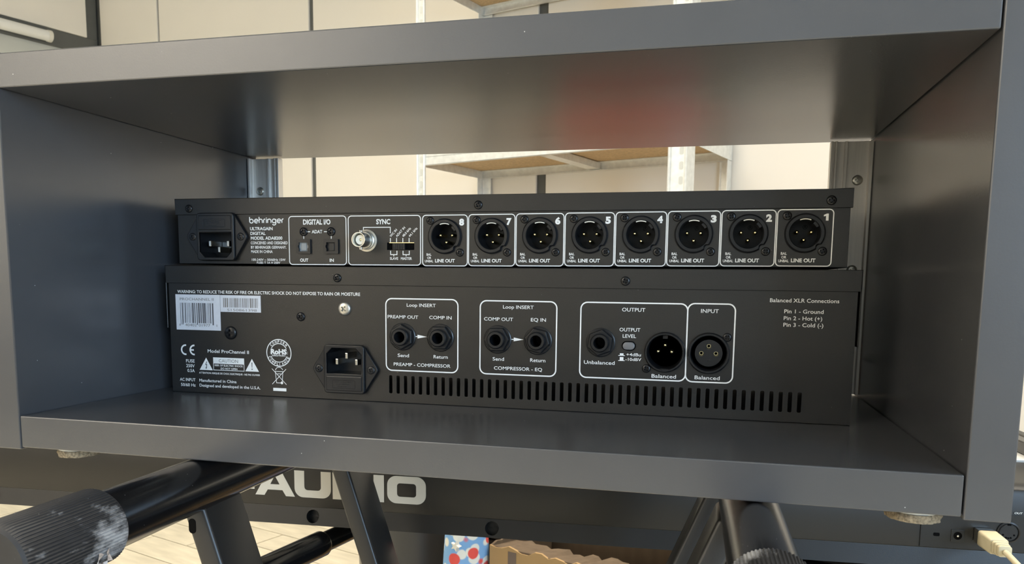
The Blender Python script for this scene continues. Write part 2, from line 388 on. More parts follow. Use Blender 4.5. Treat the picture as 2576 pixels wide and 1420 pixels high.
# floor planks, laid where the photograph sees the floor
pm = {}
PLW, PLL = 0.125, 0.5
for j in range(12):
    for i in range(5):
        u0 = -3.35 + i * PLL + (j % 3) * 0.17; v0 = 1.0 + j * PLW
        if not pm: pm['m'] = MB().box(0, PLL - .005, 0, PLW - .005, 0, .003).mesh('plank', bevel=.0008, seg=1); pm['m'].materials.append(M['floortile'])
        o = link(bpy.data.objects.new('plank', pm['m'])); o.parent = floor; o.location = (u0, v0, FLOOR - .003)
fr_ = MB()
fr_.box(UL, UR, VF, .997, FLOOR - .003, FLOOR)
for j in range(12):
    e0 = -3.35 + (j % 3) * 0.17; v0 = 1.0 + j * PLW
    fr_.box(UL, e0 - .005, v0, v0 + PLW, FLOOR - .003, FLOOR); fr_.box(e0 + 5 * PLL, UR, v0, v0 + PLW, FLOOR - .003, FLOOR)
struct('floor_covering', fr_.mesh('room'), M['floortile'], parent=floor)

# ------------------------------------------------------------------ ceiling lights and the wall batten
def batten(label, u, v, z, length, power, along='u', group=None, lit=True):
    t = thing('ceiling_light' if lit else 'wall_light', label, 'light', room(u, v, z), -TH, group)
    L2 = length / 2
    if along == 'u':
        add('housing', MB().box(-L2, L2, -.05, .05, -.03, 0).mesh('h', bevel=.004), M['lampwhite'], t)
        add('diffuser', MB().box(-L2 + .02, L2 - .02, -.045, .045, -.055, -.0305).mesh('d', bevel=.012), M['lampglow'], t)
    if power:
        l = area('lamp', (0, 0, 0), (0, 0, -1), length, .12, power, (1.0, 0.91, 0.78), 125); l.parent = t; l.location = (0, 0, -.062); l.rotation_euler = (0, 0, 0)
    return t
batten('long ceiling light between the metal shelving and the music gear', -1.2, 1.15, CEIL, 1.5, 32)
batten('long ceiling light near the left wall', -3.1, 0.7, CEIL, 1.5, 17)
batten('long ceiling light in the front left of the room', -1.6, -2.75, CEIL, 1.6, 126)
batten('long ceiling light right of the shelving', 1.0, 1.2, CEIL, 1.5, 28)
# white tube fitting under the rail on the left wall
t = thing('wall_light', 'white tube light fitting under the dark rail of the left wall', 'light', room(UL + .023, 1.75, 1.295), -TH)
tm = MB(); tm.lathe([(.024, -.9), (.026, -.895), (.026, .475), (.024, .48)], 20, (.027, 0, 0), 'y'); add('tube', tm.mesh('t', 40), M['lampwhite'], t)
for y_ in (-.91, .481): add('end_cap', MB().lathe([(.02, 0), (.029, .002), (.029, .02), (.02, .024)], 20, (.027, y_ - .012, 0), 'y').mesh('c', 40), M['white_plastic'], t)

# ------------------------------------------------------------------ rack cabinet
CW, CH, CD_, T = 0.490, 0.182, 0.2555, 0.0184
cab = thing('rack_cabinet', 'dark grey laminate rack cabinet open at both ends, holding two audio units', 'rack', (0.245, 0.13, -T))
def board(name, x0, x1, z0, z1, y0=0.0, y1=CD_): return add(name, MB().box(x0, x1, y0, y1, z0, z1).mesh(name, bevel=.0007, seg=2), M['laminate'], cab)
board('top_board', 0.0004, CW - .0004, CH, CH + T)
board('bottom_board', 0.0004, CW - .0004, -T, 0)
board('side_board', -.0188, -.0003, -.0197, CH + T + .0012)
board('side_board', CW + .0003, CW + .0188, -.0197, CH + T + .0012)
prof = [(0.0002,.2405),(.0022,.2405),(.0022,.2455),(.0165,.2455),(.0165,.2435),(.0185,.2435),(.0185,.2455),(.0235,.2455),(.0235,.2425),(.0250,.2425),(.0250,.2445),(.0262,.2445),(.0262,.2425),(.0278,.2425),(.0278,.2500),(0.0002,.2500)]
SCREW = {}
def screw_mesh(key, m, r=1.0, h=0.42, cross=0.62, cw=0.2, dome=True):
    """cross-head screw, radius 1, axis -Y, cut with a real recess"""
    if key in SCREW: return SCREW[key]
    pr = [(1.0, 0), (1.0, h * .35), (.93, h * .62), (.75, h * .85), (.45, h * .97), (0, h)] if dome else [(1, 0), (1, h * .6), (.94, h), (0, h)]
    a = link(bpy.data.objects.new('tmp_a', MB().lathe(pr, 28, axis='-y').mesh('screw')))
    b_ = MB(); 
    b_.prism([(-cw, -cross), (cw, -cross), (cw, -cw), (cross, -cw), (cross, cw), (cw, cw), (cw, cross), (-cw, cross), (-cw, cw), (-cross, cw), (-cross, -cw), (-cw, -cw)],
             lambda x, z: (x * .55, -h * .15, z * .55), lambda x, z: (x, -h * 1.3, z))
    b = link(bpy.data.objects.new('tmp_b', b_.mesh('cut')))
    md = a.modifiers.new('b', 'BOOLEAN'); md.operation = 'DIFFERENCE'; md.object = b; md.solver = 'EXACT'
    bpy.context.view_layer.update()
    me = bpy.data.meshes.new_from_object(a.evaluated_get(bpy.context.evaluated_depsgraph_get())); me.name = 'screw'
    bpy.data.objects.remove(a); bpy.data.objects.remove(b)
    set_smooth(me, 40); me.materials.clear(); me.materials.append(m); SCREW[key] = me
    return me
BS = screw_mesh('black', M['blackscrew']); ZS = screw_mesh('zinc', M['zinc'], cross=.5, cw=.14)
FS = screw_mesh('inletscrew', M['plastic'], h=.3)
def screw(parent, x, z, Y, r, me=None, rot=None, name='screw'):
    r /= 1000
    return add(name, me or BS, None, parent, (x / 1000, Y, z / 1000), (0, rot if rot is not None else random.uniform(0, PI / 2), 0), (r, r, r))
for side in (0, 1):
    f = (lambda x, y: (x, y)) if side == 0 else (lambda x, y: (CW - x, y))
    rail = add('rack_rail', MB().prism(prof, lambda x, y: (*f(x, y), .0008), lambda x, y: (*f(x, y), .1806)).mesh('rack_rail', bevel=.0002, seg=1), M['alu'], cab)
    hw = .0102
    for zz in (.1537, .0905, .0275):
        bx_ = .0088 if side == 0 else CW - .0088
        add('bolt', ZS, None, rail, (bx_, .2455, zz), (0, random.random(), 0), (.0036, .0036, .0036))
for px, py in ((.0215, .0200), (.4755, .0200)):
    ft = add('foot_disc', MB().lathe([(.0114, 0), (.0114, .0025), (.011, .003)], 32, (px, py, -T), 'z').mesh('foot'), M['white_plastic'], cab)
    for v in ft.data.vertices: v.co.z = -T - (v.co.z + T) - .00005
    fm = MB(); n = 48
    def ff(r, a, j): return r + (random.uniform(-.0005, .0006) if r > .01 else 0)
    fm.ring([(.0113, -.0031), (.0118, -.0045), (.0114, -.0068), (.002, -.0066), (.002, -.0031)], n, (px, py, -T), 'z', ff)
    add('felt_pad', fm.mesh('felt', 50), M['felt'], ft)

# ------------------------------------------------------------------ upper unit (eight channel converter)
UY = 0.117; UX0, UX1, UZ0, UZ1 = .0222, .4572, .0897, .1331
FU = Face(UY); PU = Face(UY, .00012)
mm = lambda *a: tuple(q / 1000 for q in a)
up = thing('rack_unit', 'slim black one-space converter with eight numbered line out sockets, above the taller unit', 'audio unit', (.24, .18, UZ0))
# shell open to the rear, front plate with ears
sh = MB(); y0, y1 = UY + .0011, .2500
for q in (((UX0,y0,UZ0),(UX1,y0,UZ0),(UX1,y1,UZ0),(UX0,y1,UZ0)), ((UX0,y0,UZ1),(UX1,y0,UZ1),(UX1,y1,UZ1),(UX0,y1,UZ1)), ((UX0,y0,UZ0),(UX0,y1,UZ0),(UX0,y1,UZ1),(UX0,y0,UZ1)), ((UX1,y0,UZ0),(UX1,y1,UZ0),(UX1,y1,UZ1),(UX1,y0,UZ1))): sh.quad(q)
add('chassis', sh.mesh('chassis'), M['chassis'], up)
add('front_plate', MB().box(.0037, .4863, .2502, .2532, UZ0 - .0004, UZ1 + .0004).mesh('fp', bevel=.0006), M['chassis'], up)
XC = [217.6 + 30.83 * i for i in range(8)]; XZ = [107.9 + .16 * i for i in range(8)]
IECU = (54.3, 108.0)
holes = [[mm(*q) for q in rrect(IECU[0] - 13.4, IECU[0] + 13.4, 92.8, 111.6, 1)],
         [mm(*q) for q in rrect(113.9, 123.8, 96.9, 106.2, .4)], [mm(*q) for q in rrect(133.9, 143.8, 96.9, 106.2, .4)],
         [mm(*q) for q in rrect(178.0, 196.8, 99.3, 104.0, .3)]] + [[mm(*q) for q in circle(x, z, 9.4)] for x, z in zip(XC, XZ)]
class Back(Face):
    pass
shape('rear_panel', [[(.0227, UZ0 + .0002), (.4569, UZ0 + .0002), (.4569, .1236), (.0227, .1236)]] + holes, .001, Face(UY + .001), M['chassis'], up)
lid = MB().box(.0213, .4582, UY - .0009, UY + .0004, .1230, UZ1 + .0006); lid.box(.0213, .4582, UY - .0009, y1, UZ1 + .0001, UZ1 + .0006)
lid = add('lid', lid.mesh('lid', bevel=.0003, seg=1), M['chassis'], up)
for x in (32.4, 239.8, 446.6): screw(lid, x, 127.2, UY - .0009, 2.75)

def power_inlet(parent, cx, cz, Y, flip):
    """fused mains inlet: flange with pointed ends, raised body, recess with cut corners, drawer, three blades, two screws"""
    s = -1 if flip else 1                           # flip: recess on top (cut corners up)
    fr = Face(Y); fp = Face(Y, .0026)
    c = lambda pts: [((cx + x) / 1000, (cz + s * z) / 1000) for x, z in pts]
    rec = [(-12.3, -.2 - 13.9 + 3.9), (-8.4, -13.9), (8.4, -13.9), (12.3, -13.9 + 3.9), (12.3, 2.8), (-12.3, 2.8)]
    fl = [(-23, 0), (-22.6, -1.6), (-13.6, -15.4), (-12, -16.2), (12, -16.2), (13.6, -15.4), (22.6, -1.6), (23, 0), (22.6, 1.6), (13.6, 15.4), (12, 16.2), (-12, 16.2), (-13.6, 15.4), (-22.6, 1.6)]
    root = add('power_inlet', bpy.data.meshes.new('e'), None, parent)
    o_, r_ = c(fl), c(rec)
    shape('flange', [o_, c([(-12.6, -14.2), (12.6, -14.2), (12.6, 3.1), (-12.6, 3.1)])], .0026, fr, M['plastic'], root, bevel=.0004)
    shape('body', [c(rrect(-14.3, 14.3, -16, 15.9, 2.2)), r_], .0016, fp, M['plastic'], root, bevel=.0005)
    w = MB(); rr = r_; n = len(rr); yo, yi = Y - .0042, Y + .0125
    for i in range(n):
        a, b = rr[i], rr[(i + 1) % n]; w.quad([(a[0], yo, a[1]), (b[0], yo, b[1]), (b[0], yi, b[1]), (a[0], yi, a[1])])
    w.quad([(a[0], yi, a[1]) for a in rr])
    add('recess', w.mesh('recess'), M['plastic'], root)
    for x, z in ((-7, -4.5), (0, -8.6), (7, -4.5)):
        add('blade', MB().box((cx + x - 1) / 1000, (cx + x + 1) / 1000, Y - .0002, yi, (cz + s * z - 2) / 1000, (cz + s * z + 2) / 1000).mesh('blade', bevel=.0004), M['silver'], root)
    d = sorted((cz + s * 4.6, cz + s * 14.2))
    dr = MB().box((cx - 12.6) / 1000, (cx + 12.6) / 1000, Y - .0047, Y - .003, d[0] / 1000, d[1] / 1000)
    add('fuse_drawer', dr.mesh('fuse_drawer', bevel=.0004), M['plastic'], root)
    e = MB(); fq = Face(Y, .00475)
    ribbon(e, [mm(*q) for q in rrect(cx - 8, cx + 8, (d[0] + d[1]) / 2 - 3, (d[0] + d[1]) / 2 + 2.2, .5, 2)], .0005, fq, True)
    for k in range(3): ribbon(e, [mm(cx - 6.5 + k, (d[0] + d[1]) / 2 + 1 - k * 1.4), mm(cx + 6 - k * 2, (d[0] + d[1]) / 2 + 1 - k * 1.4)], .0004, fq)
    add('embossing', e.mesh('emb'), M['blackscrew'], root)
    for x in (-18.6, 18.6): screw(root, cx + x, cz, Y - .0026, 2.6, FS)
    return root
power_inlet(up, IECU[0], IECU[1], UY, False)

# company lettering drawn with strokes
def logo_strokes(mb, x0, x1, zb, fr, w):
    L = []; x = 0.0; r = 1.28; h = 2 * r
    for ch in 'behringer':
        if ch == 'b': L += [[(x, 4.1), (x, r)], arc(x + r, r, r, 180, 540, 20)]; x += 2 * r + .95
        elif ch == 'e': L += [arc(x + r, r, r, 0, 310, 18), [(x, r), (x + 2 * r, r)]]; x += 2 * r + .8
        elif ch == 'h': L += [[(x, 0), (x, 4.1)], arc(x + r * .9, h - r * .9, r * .9, 180, 0, 10) + [(x + r * 1.8, 0)]]; x += r * 1.8 + .95
        elif ch == 'n': L += [[(x, 0), (x, h)], arc(x + r * .9, h - r * .9, r * .9, 180, 0, 10) + [(x + r * 1.8, 0)]]; x += r * 1.8 + .95
        elif ch == 'r': L += [[(x, 0), (x, h - r * .7)] + arc(x + r * .7, h - r * .7, r * .7, 180, 75, 6)]; x += r + .7
        elif ch == 'i': L += [[(x, 0), (x, h)], [(x, h + .45), (x, h + 1.0)]]; x += .95
        elif ch == 'g': L += [arc(x + r, r, r, 0, 360, 20), [(x + 2 * r, h), (x + 2 * r, -.2)] + arc(x + r, -.2, r, 0, -150, 10)]; x += 2 * r + .95
    tot = x - .7; k = (x1 - x0) / tot
    for q_, s_ in enumerate(L): ribbon(mb, [mm(x0 + a * k, zb + b * .98) for a, b in s_], w, Face(fr.Y, q_ * 6e-6))
    return mb
add('maker_lettering', logo_strokes(MB(), 78.5, 104.1, 117.2, PU, .00072).mesh('logo'), M['print'], up)
def tx(s, x0, x1, zb, h, fr, par, bold=.012, **k): text(s, x0 / 1000, x1 / 1000 if x1 is not None else None, zb / 1000, h / 1000, fr, M['print'], par, bold, **k)
for s_, x0, x1, zb, h, b in (('ULTRAGAIN', 78.6, 95.7, 112.4, 2.15, .03), ('DIGITAL', 78.8, 90.3, 109.3, 2.05, .03), ('MODEL ADA8200', 79, 102.8, 106.1, 2.1, .03),
        ('CONCEIVED AND DESIGNED', 78.9, 106.6, 103.0, 1.95, .018), ('BY BEHRINGER GERMANY.', 78.9, 105.6, 100.1, 1.85, .018), ('MADE IN CHINA', 79, 95.3, 97.2, 1.9, .018),
        ('100-240V ~ 50/60Hz 15W', 79.3, 104.8, 91.9, 1.6, .018), ('FUSE: T 1A H 250V', 83.1, 100.7, 89.95, 1.5, .018),
        ('DIGITAL I/O', 118.3, 138.2, 116.0, 3.3, .035), ('ADAT', 124.5, 132.2, 110.2, 2.2, .025), ('OUT', 115.6, 121.6, 91.5, 2.1, .03), ('IN', 137.2, 140.2, 91.5, 2.1, .03),
        ('SYNC', 170.6, 180.4, 115.9, 3.2, .035), ('SLAVE', 180, 185.7, 93.0, 1.7, .02), ('MASTER', 187.6, 195.2, 93.0, 1.7, .02)):
    tx(s_, x0, x1, zb, h, PU, up, b)
for s_, x in (('WC IN', 180.8), ('ADAT IN', 185.0), ('48.0 kHz', 189.4), ('44.1 kHz', 193.8)): tx(s_, x, None, 107.3, 1.55, PU, up, .018, rot=46)
def frame(x0, x1, z0, z1, r, w, fr, par, name='printed_frame'):
    m_ = MB(); ribbon(m_, [mm(*q) for q in rrect(x0, x1, z0, z1, r)], w / 1000, fr, True); return add(name, m_.mesh('frame'), M['print'], par)
frame(107.8, 149.3, 89.6, 121.3, 2.2, .62, PU, up); frame(150.9, 201.1, 89.6, 121.2, 2.2, .62, PU, up)
for pts in ([(121.3, 111.2), (123.4, 111.2)], [(133.4, 111.2), (135.6, 111.2)], [(118.6, 108.6), (118.6, 106.5)], [(138.6, 108.6), (138.6, 106.5)],
            [(161.6, 112.2), (161.6, 113.8), (180.4, 113.8), (180.4, 110.0)], [(180.4, 106.9), (180.4, 104.2)], [(184.7, 106.9), (184.7, 104.2)], [(189.0, 106.9), (189.0, 104.2)], [(193.3, 106.9), (193.3, 104.2)],
            [(180.5, 98.8), (180.5, 96.3), (184.9, 96.3), (184.9, 98.8)], [(182.7, 96.3), (182.7, 95.2)], [(189.1, 98.8), (189.1, 96.3), (193.4, 96.3), (193.4, 98.8)], [(191.2, 96.3), (191.2, 95.2)]):
    add('printed_line', ribbon(MB(), [mm(*q) for q in pts], .00055, PU).mesh('line'), M['print'], up)
for x in (118.6, 138.6): screw(up, x, 111.2, UY, 2.9)
# optical sockets
for k, x0 in enumerate((113.5, 133.6)):
    x1, z0, z1 = x0 + 10.4, 96.7, 106.4
    s_ = add('optical_socket', bpy.data.meshes.new('e'), None, up)
    shape('bezel', [[mm(*q) for q in rrect(x0, x1, z0, z1, .5)], [mm(*q) for q in [(x0+2, z0+1.6), (x1-2, z0+1.6), (x1-2, z0+3.4), (x1-1.4, z0+4), (x1-1.4, z0+5.4), (x1-2, z0+6), (x1-2, z1-2.2), (x0+2, z1-2.2), (x0+2, z0+6), (x0+1.4, z0+5.4), (x0+1.4, z0+4), (x0+2, z0+3.4)]]], .0014, FU, M['plastic'], s_)
    add('shutter', MB().box((x0 + 1.3) / 1000, (x1 - 1.3) / 1000, UY + .0004, UY + .003, (z0 + 1.2) / 1000, (z1 - 1.6) / 1000).box((x0 + 3.4) / 1000, (x1 - 3.4) / 1000, UY + .0000, UY + .0005, (z0 + 2) / 1000, (z1 - 2.6) / 1000).mesh('shutter', bevel=.0002, seg=1), M['greydoor'] if k == 0 else M['plastic'], s_, label='pale grey shutter flap' if k == 0 else None)
# BNC
b_ = add('bnc_socket', MB().lathe([(7.2e-3, 0), (7.2e-3, .0007), (6.0e-3, .0011), (5.9e-3, .0022), (5.2e-3, .0026), (5.2e-3, .004)], 32, (.164, UY, .1053)).mesh('bnc', 30), M['zinc'], up)
bm_ = MB().ring([(.0040, .004), (.0048, .004), (.0048, .0125), (.0046, .0135), (.0043, .0135), (.0040, .0128)], 32, (.164, UY, .1053))
add('barrel', bm_.mesh('barrel', 30), M['silver'], b_)
for s_ in (1, -1): add('bayonet_lug', MB().lathe([(.0011, 0), (.0011, .0014), (.0008, .0018)], 12, (.164, UY - .0095, .1053 + s_ * .0046), 'z' ).mesh('lug'), M['silver'], b_) if s_ == 1 else add('bayonet_lug', MB().lathe([(.0011, -.0018), (.0011, 0)], 12, (.164, UY - .0095, .1053 - .0044), 'z').mesh('lug'), M['silver'], b_)
add('insulator', MB().ring([(.0008, .003), (.0031, .003), (.0031, .0105), (.0010, .0105), (.0008, .0095)], 24, (.164, UY, .1053)).mesh('ins', 30), M['ivory'], b_)
add('contact', MB().lathe([(.0008, .002), (.0008, .009), (.0004, .0095)], 12, (.164, UY, .1053)).mesh('con'), M['gold'], b_)
# slide switch
sw = add('slide_switch', MB().box(.1775, .1972, UY + .0012, UY + .0022, .0988, .1045).mesh('sw'), M['cavity'], up)
add('frame_edge', MB().box(.1797, .1968, UY - .0002, UY + .0011, .1037, .1041).mesh('fe'), M['gold'], sw)
kn = MB().box(.1823, .1906, UY - .0012, UY + .0012, .0995, .1034)
for i in range(6): kn.box(.1828 + i * .0012, .1833 + i * .0012, UY - .0017, UY - .0011, .0997, .1032)
add('slider', kn.mesh('knob'), M['plastic'], sw)

# XLR male (compact) sockets with lettering
def xlr_ring_mesh(ro, ri, h, notch):
    def rf(r, a, j):
        if notch and r > ri + .0008:
            for an in notch:
                d = abs((a - an + PI) % (2 * PI) - PI)
                if d < .16: r -= .0013 * (1 - (d / .16) ** 2) ** .5
        return r
    return MB().ring([(ro, 0), (ro, h * .45), (ro - .0009, h), (ri + .0004, h), (ri, h * .75), (ri, -.014), (ri + .0006, -.014), (ri + .0006, 0)], 72, axis='-y', rf=rf).mesh('ring', 40)
RING1 = xlr_ring_mesh(.0112, .0083, .0019, [-PI / 4]); RING1.materials.append(M['plastic'])
FLOOR1 = MB().lathe([(.0085, -.0135), (0, -.0135)], 32, axis='-y').mesh('cupfloor'); FLOOR1.materials.append(M['plastic'])
PIN1 = MB().lathe([(.00118, -.0135), (.00118, -.0012), (.0008, -.0002), (.0003, .0001), (0, .0001)], 16, axis='-y').mesh('pin', 50); PIN1.materials.append(M['gold'])
PLATE1 = MB().prism([mm(*q) for q in arc(0, 0, 7.7, 68, 112, 8)] + [mm(*q) for q in arc(0, 0, 8.25, 112, 68, 8)], lambda x, z: (x, -.0016, z), lambda x, z: (x, -.0004, z)).mesh('plate'); PLATE1.materials.append(M['ivory'])
KEY1 = MB().prism([mm(*q) for q in arc(0, 0, 6.9, 28, 52, 5)] + [mm(*q) for q in arc(0, 0, 8.4, 52, 28, 5)], lambda x, z: (x, -.0006, z), lambda x, z: (x, .013, z)).mesh('key'); KEY1.materials.append(M['plastic'])
lg = MB(); ribbon(lg, circle(0, 0, .0012, 20), .00022, lambda a, b: (a, 0, b), True); ribbon(lg, [(-.0005, -.0006), (0, .0008), (.0005, -.0006)], .0003, lambda a, b: (a, 0, b))
LOGO1 = lg.mesh('emblem'); LOGO1.materials.append(M['cavity'])
for i in range(8):
    x, z = XC[i], XZ[i]; num = 8 - i; dz = z - 108.1
    c_ = add('xlr_socket', RING1, None, up, (x / 1000, UY, z / 1000))
    add('cup_floor', FLOOR1, None, c_, (x / 1000, UY, z / 1000))
    for dx, dzz in ((-3.95, 1.4), (3.95, 1.4), (0, -3.1)): add('pin', PIN1, None, c_, ((x + dx) / 1000, UY + .0022, (z + dzz - .6) / 1000))
    add('latch_plate', PLATE1, None, c_, (x / 1000, UY, z / 1000)); add('key_rib', KEY1, None, c_, (x / 1000, UY, z / 1000))
    add('moulded_emblem', LOGO1, None, c_, ((x + 1.5) / 1000, UY + .0134, (z + 4.3) / 1000))
    screw(up, x - 9.9, z + 9.9, UY, 2.55); screw(up, x + 10.0, z - 10.2, UY, 2.55)
    frame(x - 15.1, x + 14.9, 89.5 + dz, 121.4 + dz, 2.3, .6, PU, up)
    if num == 1: shape('channel_number', [[mm(x + 9.6 + a, z + 7.0 + b) for a, b in ((1.3, 0), (2.7, 0), (2.7, 3.9), (1.7, 3.9), (.1, 3.2), (.1, 2.3), (1.3, 2.6))]], .0001, Face(UY), M['print'], up)
    else: tx(str(num), x + 9.4, x + 12.7 if num != 1 else x + 12.3, z + 7.0, 3.9, PU, up, .06, name='channel_number')
    tx('LINE OUT', x - 6.7, x + 6.6, z - 16.4, 2.15, PU, up, .03)
    tx('BAL', x - 12.4, x - 9.1, z - 12.2, 1.55, PU, up, .02, key='bal%d' % i); tx('OR', x - 12.0, x - 9.3, z - 14.3, 1.5, PU, up, .02, key='bal%d' % i); tx('UNBAL', x - 13.6, x - 7.9, z - 16.4, 1.55, PU, up, .02, key='bal%d' % i)

# ------------------------------------------------------------------ lower unit (two-space channel strip)
LY = 0.111; LX0, LX1, LZ0, LZ1 = .0172, .4628, .0002, .0876
FL = Face(LY); PL = Face(LY, .00012)
lo = thing('rack_unit', 'tall black two-space channel strip resting on the cabinet floor, with row of vent slots', 'audio unit', (.24, .18, LZ0))
sh = MB(); y0, y1 = LY + .0011, .2500
for q in (((LX0,y0,LZ0),(LX1,y0,LZ0),(LX1,y1,LZ0),(LX0,y1,LZ0)), ((LX0,y0,LZ1),(LX1,y0,LZ1),(LX1,y1,LZ1),(LX0,y1,LZ1)), ((LX0,y0,LZ0),(LX0,y1,LZ0),(LX0,y1,LZ1),(LX0,y0,LZ1)), ((LX1,y0,LZ0),(LX1,y1,LZ0),(LX1,y1,LZ1),(LX1,y0,LZ1))): sh.quad(q)
add('chassis', sh.mesh('chassis'), M['chassis'], lo)
add('front_plate', MB().box(.0037, .4863, .2502, .2532, .0006, .0882).mesh('fp', bevel=.0006), M['chassis'], lo)
IECL = (151.2, 21.1)
JACK = [(190.9, 0), (216.6, .5), (254.4, .5), (280.2, .75), (319.1, .15)]; JZ = 43.6
slots = []
for k in range(50):
    sx = 182.4 + k * (434.8 - 182.4) / 49; slots.append([mm(*q) for q in rrect(sx - 1.15, sx + 1.15, 6.2, 18.1, .7, 3)])
holes = slots + [[mm(*q) for q in rrect(IECL[0] - 13.4, IECL[0] + 13.4, 17.4, 36.4, 1)], [mm(*q) for q in circle(357.6, 38.9, 11)], [mm(*q) for q in circle(383.0, 39.1, 11)],
                 [mm(*q) for q in rrect(332.0, 340.4, 39.2, 44.9, 2.8)]] + [[mm(*q) for q in circle(x, JZ, 4.6)] for x, _ in JACK]
shape('rear_panel', [[(.0177, .0004), (.4626, .0004), (.4626, .0766), (.0177, .0766)]] + holes, .001, Face(LY + .001), M['chassis'], lo)
ld = MB().box(.0157, .4645, LY - .0008, LY + .0004, .0762, LZ1 + .0005); ld.box(.0157, .4645, LY - .0008, y1, LZ1 + .0001, LZ1 + .0005)
ld.box(.0157, .0164, LY - .0008, y1, .045, LZ1 + .0003); ld.box(.4638, .4645, LY - .0008, y1, .045, LZ1 + .0003)
ld = add('lid', ld.mesh('lid', bevel=.0002, seg=1), M['chassis'], lo)
for x in (145.9, 333.2): screw(ld, x, 80.8, LY - .0008, 2.8)
screw(lo, 65.4, 42.8, LY, 4.6); screw(lo, 118.6, 54.9, LY, 3.0); screw(lo, 150.4, 60.8, LY, 4.5, ZS)
power_inlet(lo, IECL[0], IECL[1], LY, True)
tx('WARNING: TO REDUCE THE RISK OF FIRE OR ELECTRIC SHOCK DO NOT EXPOSE TO RAIN OR MOISTURE', 24.5, 161.5, 69.4, 2.15, PL, lo, .016)
# stickers with bar codes
def sticker(x0, x1, z0, z1, bars, title, num, seed, m):
    s_ = add('sticker', MB().box(x0 / 1000, x1 / 1000, LY - .00025, LY, z0 / 1000, z1 / 1000).mesh('sticker'), M['sticker'], lo)
    fr = Face(LY, .00035); rn = random.Random(seed); b0, b1, c0, c1, mod, guards = bars
    g_ = MB(); x = b0
    while x < b1:
        w = mod * rn.choice((1, 1, 1, 2, 2, 3)); 
        if x + w > b1: break
        low = c0 - (1.2 if guards and (x < b0 + 1.8 or x > b1 - 1.8 or abs(x - (b0 + b1) / 2) < .7) else 0)
        flat(g_, [mm(x, low), mm(x + w, low), mm(x + w, c1), mm(x, c1)], fr); x += w + mod * rn.choice((1, 1, 2, 2, 3))
    add('bar_code', g_.mesh('bars'), m, s_)
    for a in title + num:
        text(a[0], a[1] / 1000, a[2] / 1000, a[3] / 1000, a[4] / 1000, fr, M['inkgrey'], s_, a[5])
sticker(22.9, 57.8, 44.0, 68.5, (26.5, 53.1, 48.8, 62.7, .33, True), [('PROCHANNEL II', 26.4, 53.0, 64.4, 1.9, .0)], [('8', 25.3, 26.3, 46.7, 1.5, .0), ('40402', 30.0, 39.0, 46.5, 1.95, .0), ('01977', 40.7, 49.7, 46.5, 1.95, .0), ('0', 54.4, 55.4, 46.7, 1.5, .0)], 3, M['ink'])
sticker(58.1, 88.9, 57.0, 68.4, (60.4, 87.2, 60.1, 66.5, .3, False), [], [('S150861398', 63.3, 85.9, 57.6, 1.7, .0)], 5, M['inkgrey'])
# CE mark
g = MB(); ribbon(g, [mm(*q) for q in arc(29.3, 30.0, 3.2, 80, 280, 16)], .00115, PL); ribbon(g, [mm(*q) for q in arc(36.2, 30.0, 3.2, 85, 275, 16)], .00115, PL); ribbon(g, [mm(33.0, 30.0), mm(35.9, 30.0)], .0011, Face(LY, .00013))
add('conformity_mark', g.mesh('ce'), M['print'], lo)
for s_, x0, x1, zb, h, b in (('FUSE', 29.3, 36.2, 21.2, 2.3, .014), ('250V', 29.3, 36.1, 17.8, 2.3, .014), ('0.5A', 30.2, 36.0, 14.4, 2.3, .014), ('Model ProChannel II', 46.8, 78.9, 28.6, 2.35, .014),
        ('ATTENTION: RISQUE DE CHOC ELECTRIQUE - NE PAS OUVRIR', 39.4, 86.9, 13.7, 1.25, .02), ('AC INPUT', 23.8, 36.3, 8.0, 2.2, .014), ('50/60 Hz', 24.5, 36.3, 4.3, 2.2, .014),
        ('Manufactured in China', 39.4, 68.6, 8.0, 2.1, .014), ('Designed and developed in the U.S.A.', 39.4, 86.9, 4.5, 2.1, .014)):
    tx(s_, x0, x1, zb, h, PL, lo, b)
# caution plate, warning triangles
g = MB(); flat(g, [mm(*q) for q in ((50.9, 21.2), (75.0, 21.2), (75.0, 25.4), (50.9, 25.4))], PL); ribbon(g, [mm(*q) for q in ((51.05, 16.6), (74.85, 16.6), (74.85, 21.3), (51.05, 21.3))], .0004, Face(LY, .00014), True)
cp = add('caution_plate', g.mesh('caution'), M['print'], lo)
text('CAUTION', .0554, .0703, .0221, .0024, Face(LY, .0002), M['inkgrey'], cp, .0)
tx('RISK OF ELECTRIC SHOCK', 52, 74, 19.3, 1.3, PL, cp, .02); tx('DO NOT OPEN', 56.6, 69.6, 17.2, 1.3, PL, cp, .02)
for x0, x1, xm, z0, kind in ((40.0, 50.4, 45.4, 16.3, 'bolt'), (75.7, 86.2, 81.0, 16.6, 'mark')):
    g = MB(); flat(g, [mm(x0, z0), mm(x1, z0), mm(xm, z0 + 8.7)], PL); tr = add('warning_triangle', g.mesh('tri'), M['print'], lo)
    g = MB(); fr = Face(LY, .0002)
    if kind == 'bolt': ribbon(g, [mm(*q) for q in ((xm + .5, z0 + 6.0), (xm - .5, z0 + 3.9), (xm + .4, z0 + 3.9), (xm - .1, z0 + 1.4))], .0005, fr); flat(g, [mm(xm - .8, z0 + 1.8), mm(xm - .1, z0 + .7), mm(xm + .5, z0 + 1.9)], fr)
    else: flat(g, [mm(xm - .35, z0 + 6.2), mm(xm - .2, z0 + 2.6), mm(xm + .2, z0 + 2.6), mm(xm + .35, z0 + 6.2)], fr); flat(g, [mm(*q) for q in circle(xm, z0 + 1.6, .45, 10)], fr)
    add('symbol', g.mesh('sym'), M['ink'], tr)
